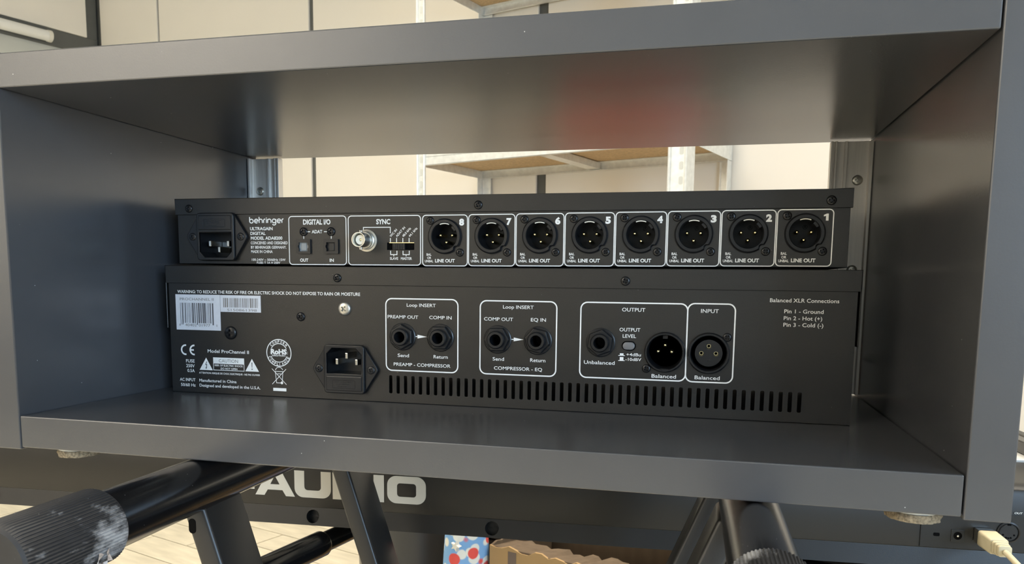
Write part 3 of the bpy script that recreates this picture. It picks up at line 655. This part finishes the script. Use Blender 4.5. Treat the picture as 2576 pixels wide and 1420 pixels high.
# round compliance mark
RC = (101.6, 30.1)
g = MB(); ribbon(g, [mm(*q) for q in circle(*RC, 9.1, 48)], .0006, PL, True); ribbon(g, [mm(*q) for q in circle(*RC, 6.3, 40)], .0005, PL, True)
rk = add('round_mark', g.mesh('rohs'), M['print'], lo)
g = MB(); flat(g, [mm(RC[0] - 6.4, RC[1] - 2.2), mm(RC[0] + 6.4, RC[1] - 2.2), mm(RC[0] + 6.4, RC[1] + 2.9), mm(RC[0] - 6.4, RC[1] + 2.9)], Face(LY, .00018)); add('mark_band', g.mesh('band'), M['chassis'], rk)
text('RoHS', (RC[0] - 6.0) / 1000, (RC[0] + 6.0) / 1000, (RC[1] - .8) / 1000, .0034, Face(LY, .00026), M['print'], rk, .05)
text('2002/95/EC', (RC[0] - 5.2) / 1000, (RC[0] + 5.2) / 1000, (RC[1] - 2.3) / 1000, .001, Face(LY, .00026), M['print'], rk, .02)
def circ_text(s_, r, mid, step, up_, key):
    n = len(s_)
    for i, ch in enumerate(s_):
        if up_: a = mid + (n - 1) / 2 * step - i * step; rot = a - 90; rr = r - .85
        else: a = mid - (n - 1) / 2 * step + i * step; rot = a + 90; rr = r + .85
        ca, sa = math.cos(math.radians(a)), math.sin(math.radians(a)); w = .75
        x = RC[0] + rr * ca - w * math.cos(math.radians(rot)); z = RC[1] + rr * sa - w * math.sin(math.radians(rot))
        tx(ch, x, x + 1.35 if ch != 'I' else x + .35, z, 1.75, PL, rk, .03, rot=rot, key=key)
circ_text('CONFORM', 7.7, 90, 15.5, True, 'ring_a'); circ_text('COMPLIANCE', 7.7, 270, 14.5, False, 'ring_b')
# crossed-out bin
g = MB(); W_ = .0004
for pts in ([(96.1, 19.2), (106.8, 8.6)], [(106.7, 19.2), (96.1, 8.6)], [(98.6, 17.3), (99.4, 9.6), (103.6, 9.6), (104.3, 17.3)], [(98.3, 17.4), (104.6, 17.4)], [(98.8, 18.2)] + arc(101.5, 17.5, 2.9, 160, 20, 8), [(100.1, 15.8), (103, 15.8)]):
    ribbon(g, [mm(*q) for q in pts], W_, Face(LY, .00012 + len(g.f) * 1.5e-6))
flat(g, [mm(*q) for q in circle(103.4, 9.7, .95, 14)], Face(LY, .0002))
add('bin_symbol', g.mesh('weee'), M['print'], lo)
g = MB(); flat(g, [mm(96.7, 4.0), mm(106.6, 4.0), mm(106.6, 6.1), mm(96.7, 6.1)], PL); add('bin_bar', g.mesh('bar'), M['print'], lo)
# frames and lettering on the right
for a in ((179.4, 228.3, 21.4, 68.0, 4), (243.0, 291.8, 21.6, 67.7, 4), (306.7, 370.1, 21.9, 67.8, 4), (370.1, 397.1, 21.8, 68.1, 4)): frame(*a, .8, Face(LY, .00012 + a[0] * 1e-7), lo)
for s_, x0, x1, zb, h in (('Loop INSERT', 193.8, 213.5, 63.0, 2.2), ('PREAMP OUT', 180.6, 201.6, 55.3, 2.2), ('COMP IN', 209.1, 224.1, 55.4, 2.2), ('Send', 187.4, 195.2, 30.3, 2.3), ('Return', 212, 221.6, 30.2, 2.3), ('PREAMP - COMPRESSOR', 184.6, 223.4, 24.5, 2.2),
        ('Loop INSERT', 257.7, 277.3, 63.0, 2.2), ('COMP OUT', 245.5, 264.3, 55.3, 2.2), ('EQ IN', 275.6, 285.1, 55.4, 2.2), ('Send', 251.3, 258.7, 30.2, 2.3), ('Return', 275.5, 285.2, 30.2, 2.3), ('COMPRESSOR - EQ', 252.2, 283.2, 24.5, 2.2),
        ('OUTPUT', 331.6, 345.4, 62.7, 2.3), ('INPUT', 377.7, 387.8, 62.8, 2.3), ('OUTPUT', 330.4, 342.8, 50.7, 2.2), ('LEVEL', 332.4, 340.4, 46.9, 2.2), ('+4dBu', 334.9, 343.6, 35.9, 1.9), ('-10dBV', 334.4, 343.9, 33.0, 1.85),
        ('Unbalanced', 309.2, 328.0, 30.2, 2.3), ('Balanced', 350.3, 364.7, 23.3, 2.3), ('Balanced', 375.5, 389.9, 23.4, 2.3), ('Balanced XLR Connections', 415.9, 453.1, 69.7, 2.3),
        ('Pin 1 - Ground', 424.0, 445.1, 63.5, 2.3), ('Pin 2 - Hot (+)', 423.9, 444.6, 59.6, 2.3), ('Pin 3 - Cold (-)', 423.9, 445.4, 55.8, 2.3)):
    tx(s_, x0, x1, zb, h, PL, lo, .008)
for z0, z1 in ((36.3, 37.4), (33.2, 35.1)):
    g = flat(MB(), [mm(331.0, z0), mm(333.2, z0), mm(333.2, z1), mm(331.0, z1)], PL); add('button_symbol', ribbon(g, [mm(330.1, z0 - .25), mm(334.0, z0 - .25)], .0004, PL).mesh('sym'), M['print'], lo)
for x0, x1 in ((199.9, 207.7), (263.6, 271.3)):
    g = ribbon(MB(), [mm(x0 - .8, 43.9), mm(x0 + 1.15, 43.9)], .0005, PL); add('printed_arrow', flat(g, [mm(x0 + 1.2, 42.7), mm(x1, 43.9), mm(x0 + 1.2, 45.1)], PL).mesh('arrow'), M['print'], lo)
# jacks
HEX = [(8.3 * math.cos(k * PI / 3), 8.3 * math.sin(k * PI / 3)) for k in range(6)]
for x, rot in JACK:
    j = add('jack_socket', MB().ring([(.0045, 0), (.0089, 0), (.0089, .0005), (.0084, .0008), (.0045, .0008)], 40, (x / 1000, LY, JZ / 1000)).mesh('washer', 30), M['plastic'], lo)
    nm = MB().ring([(.0048, .0007), (.0083, .0007), (.0083, .0027), (.0077, .0033), (.0048, .0033)], 6)
    add('nut', nm.mesh('nut', bevel=.00018, seg=2), M['plastic'], j, (x / 1000, LY, JZ / 1000), (0, rot + PI / 6, 0))
    add('barrel', MB().ring([(.0036, .0062), (.0050, .0062), (.0056, .0056), (.0056, .0), (.0036, -.012)], 40, (x / 1000, LY, JZ / 1000)).mesh('barrel', 40), M['plastic'], j)
# level button
add('level_button', MB().prism([mm(*q) for q in rrect(332.6, 339.8, 39.7, 44.3, 2.2)], lambda a, b: (a, LY + .004, b), lambda a, b: (a, LY - .0016, b)).mesh('btn', 30, bevel=.0006), M['button'], lo)
# xlr out and in
RO = MB().ring([(.0121, 0), (.0121, .0012), (.0114, .0024), (.0106, .0024), (.0101, .0010), (.0101, -.015), (.0108, -.015), (.0108, 0)], 64).mesh('ring', 40)
xo = add('xlr_output', RO, M['plastic'], lo, (.3576, LY, .0389))
add('cup_floor', MB().lathe([(.0103, -.0145), (0, -.0145)], 40).mesh('floor'), M['cavity'], xo, (.3576, LY, .0389))
for dx, dz in ((-4.0, .4), (4.0, .3), (0, 4.3)): add('pin', PIN1, None, xo, ((357.6 + dx) / 1000, LY + .0022, (38.9 + dz - .3) / 1000))
add('key_rib', MB().box(.3562, .3590, LY + .002, LY + .0145, .0468, .0488).mesh('key'), M['plastic'], xo)
add('catch', MB().box(.3545, .3607, LY - .0018, LY + .003, .0274, .0290).mesh('catch', bevel=.0003), M['plastic'], xo)
RI = MB().ring([(.0122, 0), (.0122, .0012), (.0115, .0022), (.0106, .0022), (.0101, .0012), (.0101, -.010), (.0108, -.010), (.0108, 0)], 64).mesh('ring', 40)
xi = add('xlr_input', RI, M['plastic'], lo, (.3830, LY, .0391))
add('groove_floor', MB().lathe([(.0104, -.0098), (0, -.0098)], 40).mesh('gfloor'), M['cavity'], xi, (.3830, LY, .0391))
class LocalFace(Face): pass
shape('insert', [[mm(*q) for q in circle(383.0, 39.1, 7.9, 48)]] + [[mm(*q) for q in circle(383.0 + a, 39.1 + b, 1.5, 18)] for a, b in ((-4.2, -.4), (4.2, -.4), (0, 3.9))], .0095, Face(LY + .0093), M['plastic'], xi)
for a, b in ((-4.2, -.4), (4.2, -.4), (0, 3.9)): add('contact', MB().ring([(.0008, .0), (.0013, .0), (.0013, -.005), (.0008, -.005)], 14, ((383.0 + a) / 1000, LY + .0042, (39.1 + b) / 1000)).mesh('con'), M['gold'], xi)
add('press_tab', MB().box(.3820, .3840, LY - .0004, LY + .002, .0345, .0353).mesh('tab', bevel=.0002), M['plastic'], xi)
screw(lo, 347.1, 28.7, LY, 2.6); screw(lo, 393.2, 48.7, LY, 2.6)
flush()

# ------------------------------------------------------------------ keyboard stand
st = thing('keyboard_stand', 'black metal X keyboard stand with ribbed rubber caps under the rack cabinet', 'stand', (.26, .1, FLOOR))
def rot_ring_cap(x, z, r, y_end, y_rim, m):
    n = 288; mb = MB(); b = 0
    prof_ = [(.0150, y_rim), (r * .97, y_rim), (r, y_rim - .0012), (r, y_end + .004), (r * .96, y_end + .001), (r * .88, y_end)]
    for k, (rr, y) in enumerate(prof_):
        for i in range(n):
            a = 2 * PI * i / n; q = rr
            if 2 <= k <= 3: q += .00024 * (1 if (i // 2) % 2 == 0 else -1)
            mb.v.append(Vector((x + q * math.cos(a) - .015 * y, y, z + q * math.sin(a))))
    for k in range(len(prof_) - 1):
        for i in range(n):
            j = (i + 1) % n; mb.f.append((k*n + i, k*n + j, (k+1)*n + j, (k+1)*n + i))
    mb.f.append(tuple((len(prof_) - 1) * n + i for i in range(n)))
    return mb.mesh('cap', 25)
AR = .0144; AZ = -T - AR - .0003
for x in (.1125, .406):
    arm = add('arm', MB().tube([(x + .015 * .1, -.1, AZ), (x - .015 * .30, .30, AZ)], AR, 40).mesh('arm', 40), M['tube'], st)
    add('end_cap', rot_ring_cap(x, AZ, .0173, -.126, -.0705, M['cap1']), M['cap1'] if x < .2 else M['cap2'], arm)
    if x < .2:
        rs_ = MB(); rng = random.Random(4)
        for k in range(16):
            a = math.radians(-34 + rng.uniform(-18, 16)); y = -.0865 + rng.uniform(-.0035, .0035); q = .0176
            c = Vector((x + q * math.cos(a) + .0013, y, AZ + q * math.sin(a))); s_ = rng.uniform(.0012, .0028)
            pts = [c + Vector((rng.uniform(-1, 1), rng.uniform(-1, 1), rng.uniform(-1, 1))) * s_ for _ in range(4)]
            b = len(rs_.v); rs_.v += pts; rs_.f += [(b, b+1, b+2), (b, b+2, b+3), (b, b+3, b+1), (b+1, b+3, b+2)]
        add('glue_residue', rs_.mesh('residue', 60), M['residue'], arm)
def leg(name, xt, zt, xb, zb, y0, y1, w, bev=.0022):
    d = Vector((xb - xt, 0, zb - zt)).normalized(); nrm = Vector((-d.z, 0, d.x)); nrm = nrm if nrm.x > 0 else -nrm
    q = [(xt, zt), (xb, zb)]
    mb = MB(); pl = []
    for (x, z) in q: pl.append([(x, z), (x + w / abs(nrm.x), z)])
    mb.prism([(0, y0), (1, y0), (1, y1), (0, y1)], lambda a, y: (pl[0][a][0], y, pl[0][a][1]), lambda a, y: (pl[1][a][0], y, pl[1][a][1]))
    return add(name, mb.mesh(name, 30, bevel=bev, seg=3), M['leg'], st)
SL = .325
zt = AZ - .008
for y0 in (.0, .166):
    lg_ = leg('leg', .1035, zt, .1035 + SL * (zt - FLOOR - .02), FLOOR + .02, y0, y0 + .036, .0135)
    if y0 == 0.0:
        hz = -.0555; hx = .1035 + SL * (zt - hz) + .0032
        add('slot_hole', MB().prism([(hx + a, hz + b) for a, b in rrect(-.0022, .0022, -.0042, .0042, .0021)], lambda a, b: (a, y0 - .00015, b), lambda a, b: (a, y0 + .0004, b)).mesh('hole'), M['cavity'], lg_)
for y0 in (.045, .145):
    leg('leg', .3905, zt, .3905 - .40 * (zt - FLOOR - .02), FLOOR + .02, y0, y0 + .036, .0135)
add('pivot', MB().lathe([(.012, 0), (.012, .2)], 24, (.245, .01, -.41), 'y').mesh('pivot', 40), M['leg'], st)
for x in (.11, .345): 
    f_ = add('base_bar', MB().tube([(x, -.16, FLOOR + .0155), (x, .38, FLOOR + .0155)], .0145, 24).mesh('base', 40), M['tube'], st)
# lower tier arm that carries the keyboard
TA = Vector((.0325, .115, -.153)); TB = Vector((.0665, .236, -.1475))
dirT = (TB - TA).normalized()
t1 = add('tier_arm', MB().tube([TA - dirT * .03, TB - dirT * .012, TB - dirT * .002, TB], [.0112, .0112, .0112, .0102], 32).mesh('tier', 40), M['tube'], st)
add('inner_tube', MB().tube([TB - dirT * .01, TB + dirT * .22], .0088, 28).mesh('inner', 40), M['tube'], t1)
t2 = add('tier_arm', MB().tube([(.44, .10, -.1525), (.44, .45, -.1475)], .0112, 32).mesh('tier', 40), M['tube'], st)

# ------------------------------------------------------------------ keyboard
KY = math.radians(3.8)
kb = thing('piano_keyboard', 'long black keyboard seen from behind with big pale lettering on its back', 'keyboard', (0, .24, -.1345), KY)
KX0, KX1 = -.68, .70; KZ = .1345          # local z = world z + KZ
kp = [(.0, -.119), (.0, -.0752), (.0015, -.0712), (.005, -.0682), (.010, -.0670), (.085, -.0670), (.088, -.069), (.088, -.078), (.255, -.078), (.262, -.085), (.262, -.1345), (.016, -.1345), (.0095, -.1192)]
add('body', MB().prism([(a, b + KZ) for a, b in kp], lambda a, b: (KX0, a, b), lambda a, b: (KX1, a, b)).mesh('kb', 25, bevel=.0006), M['keybed'], kb)
for x in (KX0 - .012, KX1): add('end_cheek', MB().prism([(a, b + KZ) for a, b in ((-.001, -.1345), (-.001, -.074), (.012, -.064), (.25, -.064), (.266, -.085), (.266, -.1345))], lambda a, b: (x, a, b), lambda a, b: (x + .012, a, b)).mesh('cheek', bevel=.002), M['keybed'], kb)
class KFace:
    n = Vector((0, -1, 0))
    def __init__(s, y=0): s.y = y
    def __call__(s, a, b): return (a, s.y, b + KZ)
KF = KFace(-.0001); kk = lambda pts: [mm(*q) for q in pts]
zt_, zb_ = -86.6, -110.4
rc = lambda x0, x1, z0, z1, r, corners='1111': None
letters = {
 'M': [[(-56, zb_), (-56, zt_), (-44, zt_), (-36, zb_ + 9), (-28, zt_), (-16, zt_), (-16, zb_), (-24, zb_), (-24, zt_ - 9), (-33, zb_), (-39, zb_), (-48, zt_ - 9), (-48, zb_)]],
 'hyphen': [[(-13.5, -105.5), (-1.2, -105.5), (-1.2, -99.8), (-13.5, -99.8)]],
 'A': [[(-.4, zb_), (13.2, zt_), (23.8, zt_), (37.0, zb_), (28.6, zb_), (25.4, -105.2), (11.4, -105.2), (8.2, zb_)], [(14.0, -100.2), (22.8, -100.2), (18.4, -92.2)]],
 'U': [[(36.8, zt_), (46.0, zt_), (46.0, -100.6)] + arc(49.0, -100.8, 3.0, 180, 270, 5) + arc(58.4, -100.8, 3.0, 270, 360, 5) + [(61.4, zt_), (70.6, zt_), (70.6, -102.4)] + arc(62.6, -102.4, 8.0, 0, -90, 8) + arc(44.8, -102.4, 8.0, -90, -180, 8)],
 'D': [[(72.2, zb_), (72.2, zt_), (97.5, zt_)] + arc(98.0, -94.6, 8.0, 90, 0, 8) + arc(98.0, -102.4, 8.0, 0, -90, 8), [(81.2, -104.2), (94.0, -104.2)] + arc(94.0, -101.2, 3.0, -90, 0, 5) + arc(94.0, -95.8, 3.0, 0, 90, 5) + [(81.2, -92.8)]],
 'I': [[(109.6, zb_), (118.9, zb_), (118.9, zt_), (109.6, zt_)]],
 'O': [rrect(121.8, 156.2, zb_ - .2, zt_ + .1, 8.2, 8), rrect(130.6, 147.6, -104.6, -92.8, 2.6, 5)]}
for k_, loops in letters.items(): shape('letter', [kk(l) for l in loops], .0003, KF, M['keylogo'], kb)
# sloping lower edge with round screw recesses
RUN = -.0036; SLN = math.hypot(.0152, RUN); DY, DZ = RUN / SLN, -.0152 / SLN
class Slope:
    n = Vector((0, DZ, -DY))
    def __call__(s, a, b): return Vector((a, DY * b + .0008, DZ * b - .1193 + KZ))
RX = (-.266, -.106, .054, .214, .374)
shape('lower_edge', [[(KX0, 0), (KX1, 0), (KX1, SLN), (KX0, SLN)]] + [circle(x, SLN / 2, .0059, 28) for x in RX], .0008, Slope(), M['keybed'], kb)
for x in RX:
    q = Slope()(x, SLN / 2)
    add('screw_recess', MB().ring([(.0059, .0002), (.0062, .0002), (.0062, -.006), (.0059, -.0058)], 28).lathe([(.006, -.0058), (0, -.0058)], 28).mesh('recess'), M['keybed'], kb, q, (math.atan2(DY, -DZ), 0, 0))
# socket plate at the right
plate = add('socket_plate', MB().box(.548, .66, -.0006, .0004, -.1185 + KZ, -.0900 + KZ).mesh('plate', bevel=.0002), M['keybed'], kb)
def kadd(name, mb, m, par, smooth=None, bevel=None): return add(name, mb.mesh(name, smooth, bevel), m, par)
kadd('lock_slot', MB().prism(kk(rrect(557.2, 561.6, -109.6, -107.0, .8)), lambda a, b: (a, -.0008, b + KZ), lambda a, b: (a, .0008, b + KZ)), M['cavity'], plate)
pw = kadd('power_socket', MB().box(.5695, .5790, -.0011, .0, -.1130 + KZ, -.1036 + KZ), M['plastic'], plate, bevel=.0003)
kadd('socket_hole', MB().lathe([(.0030, .0002), (.0030, 0)], 24, (.5742, -.0011, -.1083 + KZ)), M['cavity'], pw)
kadd('centre_pin', MB().lathe([(.0008, 0), (.0008, .0006), (.0004, .0009)], 12, (.5742, -.0012, -.1083 + KZ)), M['silver'], pw, 40)
dn = kadd('midi_socket', MB().ring([(.0082, 0), (.0082, .0008), (.0072, .0012), (.0068, .0008), (.0068, 0)], 40, (.609, -.0006, -.1034 + KZ)), M['plastic'], plate, 40)
kadd('insert', MB().lathe([(.0066, 0), (.0066, .0006), (.0062, .0009)], 40, (.609, -.0006, -.1034 + KZ)), M['plastic'], dn)
for a in (205, 247.5, 270 + 0, 292.5, 335): kadd('pin_hole', MB().lathe([(.0007, 0), (.0007, .0002)], 12, (.609 + .0042 * math.cos(math.radians(a)), -.0015, -.1034 + .0042 * math.sin(math.radians(a)) + KZ)), M['cavity'], dn)
kadd('key_notch', MB().box(.6078, .6102, -.0018, -.0012, -.0979 + KZ, -.0968 + KZ), M['cavity'], dn)
text('OUT', .6120, .6176, -.0888 , .0014, KFace(-.0008), M['print'], plate, .02, shear=.2)
flush()
# keys
wk = MB().box(0, .0222, .0885, .2535, -.0775 + KZ, -.0655 + KZ).mesh('white_key', bevel=.0008); bk = MB().box(0, .011, .0885, .188, -.0655 + KZ, -.0545 + KZ).mesh('black_key', bevel=.001)
wk.materials.append(M['keywhite']); bk.materials.append(M['keyblack'])
for i in range(57):
    x = KX0 + .032 + i * .0231
    if x > KX1 - .03: break
    add('white_key', wk, None, kb, (x, 0, 0))
    if i % 7 in (0, 1, 3, 4, 5): add('black_key', bk, None, kb, (x + .0167, 0, .0005))

# usb cable
def kw(x, y, z): 
    v = Vector((x * math.cos(KY) - y * math.sin(KY), x * math.sin(KY) + y * math.cos(KY) + .24, z)); return v
usb = thing('usb_cable', 'cream usb cable plugged into the right of the keyboard back', 'cable', kw(.5912, 0, -.1062), KY)
add('metal_shell', MB().box(-.006, .006, -.010, -.0012, -.0053, .0053).mesh('shell', bevel=.0005), M['silver'], usb)
add('grip', MB().prism(rrect(-.0068, .0068, -.0060, .0060, .002), lambda a, b: (a, -.0095, b), lambda a, b: (a * .92, -.030, b * .92)).mesh('grip', 40, bevel=.0008), M['cream'], usb)
for k in range(3): add('strain_ring', MB().prism(rrect(-.0052 + k*.0004, .0052 - k*.0004, -.0048 + k*.0004, .0048 - k*.0004, .0018), lambda a, b: (a, -.0300 - k * .0035, b), lambda a, b: (a, -.0330 - k * .0035, b)).mesh('strain', 40, bevel=.0004), M['cream'], usb)
add('cord', MB().tube([(0, -.030, 0), (0, -.045, -.0005), (.001, -.065, -.004), (.003, -.085, -.014), (.006, -.1, -.035), (.010, -.105, -.08), (.02, -.10, -.2), (.03, -.10, -.4), (.04, -.10, -.60), (.06, -.12, FLOOR + .1062 + .003)], .0021, 14).mesh('cord', 40), M['cream'], usb)

# ------------------------------------------------------------------ metal shelving at the far wall
shf = thing('shelving_unit', 'galvanised metal shelving unit with chipboard shelves against the far wall', 'shelving', room(-1.235, 2.29, FLOOR), -TH)
SU = (-.475, .470); SV = (-.195, .195); SH = 2.5; oz = -FLOOR
for iu, u in enumerate(SU):
    for iv, v in enumerate(SV):
        su = 1 if iu == 0 else -1; sv = 1 if iv == 0 else -1
        mb = MB(); t_, w_ = .002, (.036 if iu == 0 or iv else .056)
        mb.box(min(u, u + su * w_), max(u, u + su * w_), min(v, v + sv * t_), max(v, v + sv * t_), 0, SH)
        mb.box(min(u, u + su * t_), max(u, u + su * t_), min(v + sv * t_, v + sv * w_), max(v + sv * t_, v + sv * w_), 0, SH)
        for q in (u + su * .004, u + su * (w_ - .004)): mb.tube([(q, v - sv * .002, 0), (q, v - sv * .002, SH)], .0045, 10)
        up_ = add('upright', mb.mesh('upright'), M['galv'], shf)
        hm = MB()
        for k in range(60):
            zz = .06 + k * .04; x0 = u + su * .012; 
            for q in (0,): hm.prism(rrect(-.006, .006, -.011, .011, .004, 2), lambda a, b: (u + su * .018 + a, v - sv * .0004, zz + b), lambda a, b: (u + su * .018 + a, v + sv * .0003, zz + b))
        h_ = add('upright_holes', hm.mesh('holes'), M['wallblue'], up_); h_['kind'] = 'stuff'
for zs in (.10, .60, -.0 + oz + .462, oz + 1.05, oz + 1.56):
    add('shelf_board', MB().box(-.47, .47, -.188, .188, zs + .028, zs + .036).mesh('board'), M['chip'], shf)
    for v in (-.1925, .1925):
        s_ = 1 if v < 0 else -1
        add('shelf_beam', MB().box(-.473, .473, v, v + s_ * .002, zs, zs + .045).box(-.473, .473, min(v, v + s_ * .02), max(v, v + s_ * .02), zs + .0255, zs + .0275).box(-.473, .473, min(v, v + s_ * .012), max(v, v + s_ * .012), zs, zs + .0015).mesh('beam'), M['galv'], shf)
    for u in (-.4725, .4725):
        s_ = 1 if u < 0 else -1
        add('shelf_beam', MB().box(min(u, u + s_ * .002), max(u, u + s_ * .002), -.19, .19, zs, zs + .045).mesh('beam'), M['galv'], shf)
    add('shelf_brace', MB().box(-.02, .02, -.19, .19, zs + .004, zs + .0255).mesh('brace'), M['galv'], shf)

# ------------------------------------------------------------------ things on the floor behind
def rthing(name, label, cat, u, v, z=FLOOR, group=None): return thing(name, label, cat, room(u, v, z), -TH, group)
ct = rthing('cardboard_box', 'open brown cardboard carton with torn top edges below the keyboard', 'box', -.515, 1.10)
H_ = .442; w0, w1, d0, d1 = -.155, .155, -.10, .10; tk = .004
def torn(n, x0, x1, base, amp, seed):
    rn = random.Random(seed); return [(x0 + (x1 - x0) * i / n, base + (rn.uniform(-amp, amp) if 0 < i < n else 0)) for i in range(n + 1)]
def wallp(name, poly, f0, f1, m): return add(name, MB().prism(poly, f0, f1).mesh(name), m, ct)
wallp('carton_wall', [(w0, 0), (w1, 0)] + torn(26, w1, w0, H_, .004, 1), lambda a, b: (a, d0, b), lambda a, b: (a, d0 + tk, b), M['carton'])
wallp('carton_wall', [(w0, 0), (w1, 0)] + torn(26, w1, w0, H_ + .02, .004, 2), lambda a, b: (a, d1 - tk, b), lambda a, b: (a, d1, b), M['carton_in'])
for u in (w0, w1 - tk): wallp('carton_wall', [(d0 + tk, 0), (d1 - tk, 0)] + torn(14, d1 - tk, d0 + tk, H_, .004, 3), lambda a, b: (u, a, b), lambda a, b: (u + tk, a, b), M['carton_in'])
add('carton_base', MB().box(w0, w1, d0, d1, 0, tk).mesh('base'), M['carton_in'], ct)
fm = MB(); rn = random.Random(9)          # flap folded over the opening, ragged
top = torn(30, w0, w1, 0, .0028, 11)
for i in range(30):
    (xa, ya), (xb, yb) = top[i], top[i + 1]
    fm.quad([(xa, d0 + .002, H_ - .001), (xb, d0 + .002, H_ - .001), (xb, d0 + .075 + yb * 2, H_ - .012 + yb), (xa, d0 + .075 + ya * 2, H_ - .012 + ya)])
fm = add('torn_flap', fm.mesh('flap'), M['carton_in'], ct); sd = fm.modifiers.new('s', 'SOLIDIFY'); sd.thickness = .003
add('tape_strip', MB().box(w0 + .035, w0 + .050, d0 - .0006, d0 - .0001, .03, H_ - .004).mesh('tape'), M['tape'], ct)
# cloth bag
bg = rthing('cloth_bag', 'blue cloth bag with red and white star print beside the carton', 'bag', -.714, 1.0)
mb = MB(); n, k = 28, 18
for j in range(k + 1):
    z = j / k * .50; q = 1 - .25 * max(0, (j / k - .75)) * 4 * .6
    for i in range(n):
        a = 2 * PI * i / n; r = 1 + .05 * math.sin(3 * a + j * .5) + .03 * math.sin(7 * a)
        mb.v.append(Vector((.037 * q * r * math.cos(a) + .004 * math.sin(j * .4), .040 * q * r * math.sin(a), z)))
for j in range(k):
    for i in range(n):
        i2 = (i + 1) % n; mb.f.append((j*n + i, j*n + i2, (j+1)*n + i2, (j+1)*n + i))
mb.f.append(tuple(range(n))[::-1]); mb.f.append(tuple(k*n + i for i in range(n)))
add('bag_body', mb.mesh('bag', 60), M['bag'], bg)
add('star_print', MB().prism([((.0085 if k % 2 == 0 else .0036) * math.sin(k * PI / 5 + .3) + .006, (.0085 if k % 2 == 0 else .0036) * math.cos(k * PI / 5 + .3) + .4435) for k in range(10)], lambda a, b: (a, -.0425, b), lambda a, b: (a, -.034, b)).mesh('star'), M['ivory'], bg)
add('strap', MB().tube([(-.025, 0, .48), (-.02, 0, .54), (0, 0, .565), (.02, 0, .54), (.025, 0, .48)], .007, 10).mesh('strap', 60), M['bag'], bg)
# bin
bn = rthing('waste_bin', 'slim round satin black bin beside the patterned cloth bag', 'bin', -.915, 1.10)
add('bin_body', MB().ring([(.092, 0), (.099, .58), (.102, .585), (.102, .60), (.096, .60), (.088, .012)], 48, axis='z').mesh('bin', 40), M['binplastic'], bn)
add('bin_base', MB().lathe([(.090, .002), (.090, .012)], 40, axis='z').mesh('bb'), M['binplastic'], bn)
# black flight case and brown crate
cs = rthing('equipment_case', 'large black equipment case on the floor under the right of the keyboard', 'case', .17, 1.08)
add('case_body', MB().box(-.46, .46, -.22, .22, .03, .56).mesh('case', bevel=.006), M['case'], cs)
add('case_lid', MB().box(-.465, .465, -.225, .225, .565, .64).mesh('lid', bevel=.006), M['case'], cs)
for a in (-.38, .38):
    for b in (-.17, .17): add('case_foot', MB().lathe([(.02, 0), (.022, .03)], 20, (a, b, 0), 'z').mesh('foot', 40), M['case'], cs)
add('case_handle', MB().tube([(-.06, -.222, .42), (-.055, -.24, .42), (.055, -.24, .42), (.06, -.222, .42)], .006, 10).mesh('handle', 40), M['case'], cs)
cr = rthing('wooden_crate', 'dark brown wooden crate close behind the torn carton', 'crate', -.66, 1.335)
for k in range(3):
    for y_ in (-.115, .10): add('crate_slat', MB().box(-.35, .35, y_, y_ + .015, .01 + k * .12, .12 + k * .12).mesh('slat', bevel=.002), M['crate'], cr)
for a in (-.35, .335): add('crate_end', MB().box(a, a + .015, -.10, .10, .01, .365).mesh('end', bevel=.002), M['crate'], cr)
for k in range(3): add('lid_board', MB().box(-.36, .36, -.12 + k * .081, -.042 + k * .081, .3655, .38).mesh('lid', bevel=.002), M['crate'], cr)
add('crate_floor', MB().box(-.335, .335, -.10, .10, 0, .012).mesh('cf'), M['crate'], cr)
# red chair of the player, seen as a red reflection under the top board
ch = thing('swivel_chair', 'red upholstered swivel chair standing behind the keyboard', 'chair', (.20, 1.556, FLOOR), math.radians(8))
def cushion(x0, x1, y0, y1, z0, z1): return MB().box(x0, x1, y0, y1, z0, z1).mesh('cushion', 40, bevel=.03, seg=4)
add('seat', cushion(-.22, .22, -.22, .20, .40, .48), M['redcloth'], ch)
add('backrest', cushion(-.19, .19, .22, .29, .53, .68), M['redcloth'], ch)
add('back_post', MB().tube([(0, .1, .39), (0, .30, .41), (0, .305, .52), (0, .300, .62)], .015, 12).mesh('post', 40), M['leg'], ch)
add('column', MB().lathe([(.028, .09), (.028, .30), (.018, .301), (.018, .40)], 20, axis='z').mesh('col', 40), M['leg'], ch)
for k in range(5):
    a = 2 * PI * k / 5 + .3
    add('leg', MB().tube([(0, 0, .10), (.22 * math.cos(a), .22 * math.sin(a), .065)], [.02, .013], 12).mesh('leg', 40), M['leg'], ch)
    add('castor', MB().lathe([(.026, -.02), (.028, -.015), (.028, .015), (.026, .02)], 20, (.22 * math.cos(a), .22 * math.sin(a), .0285), 'x').mesh('castor', 40), M['plastic'], ch)
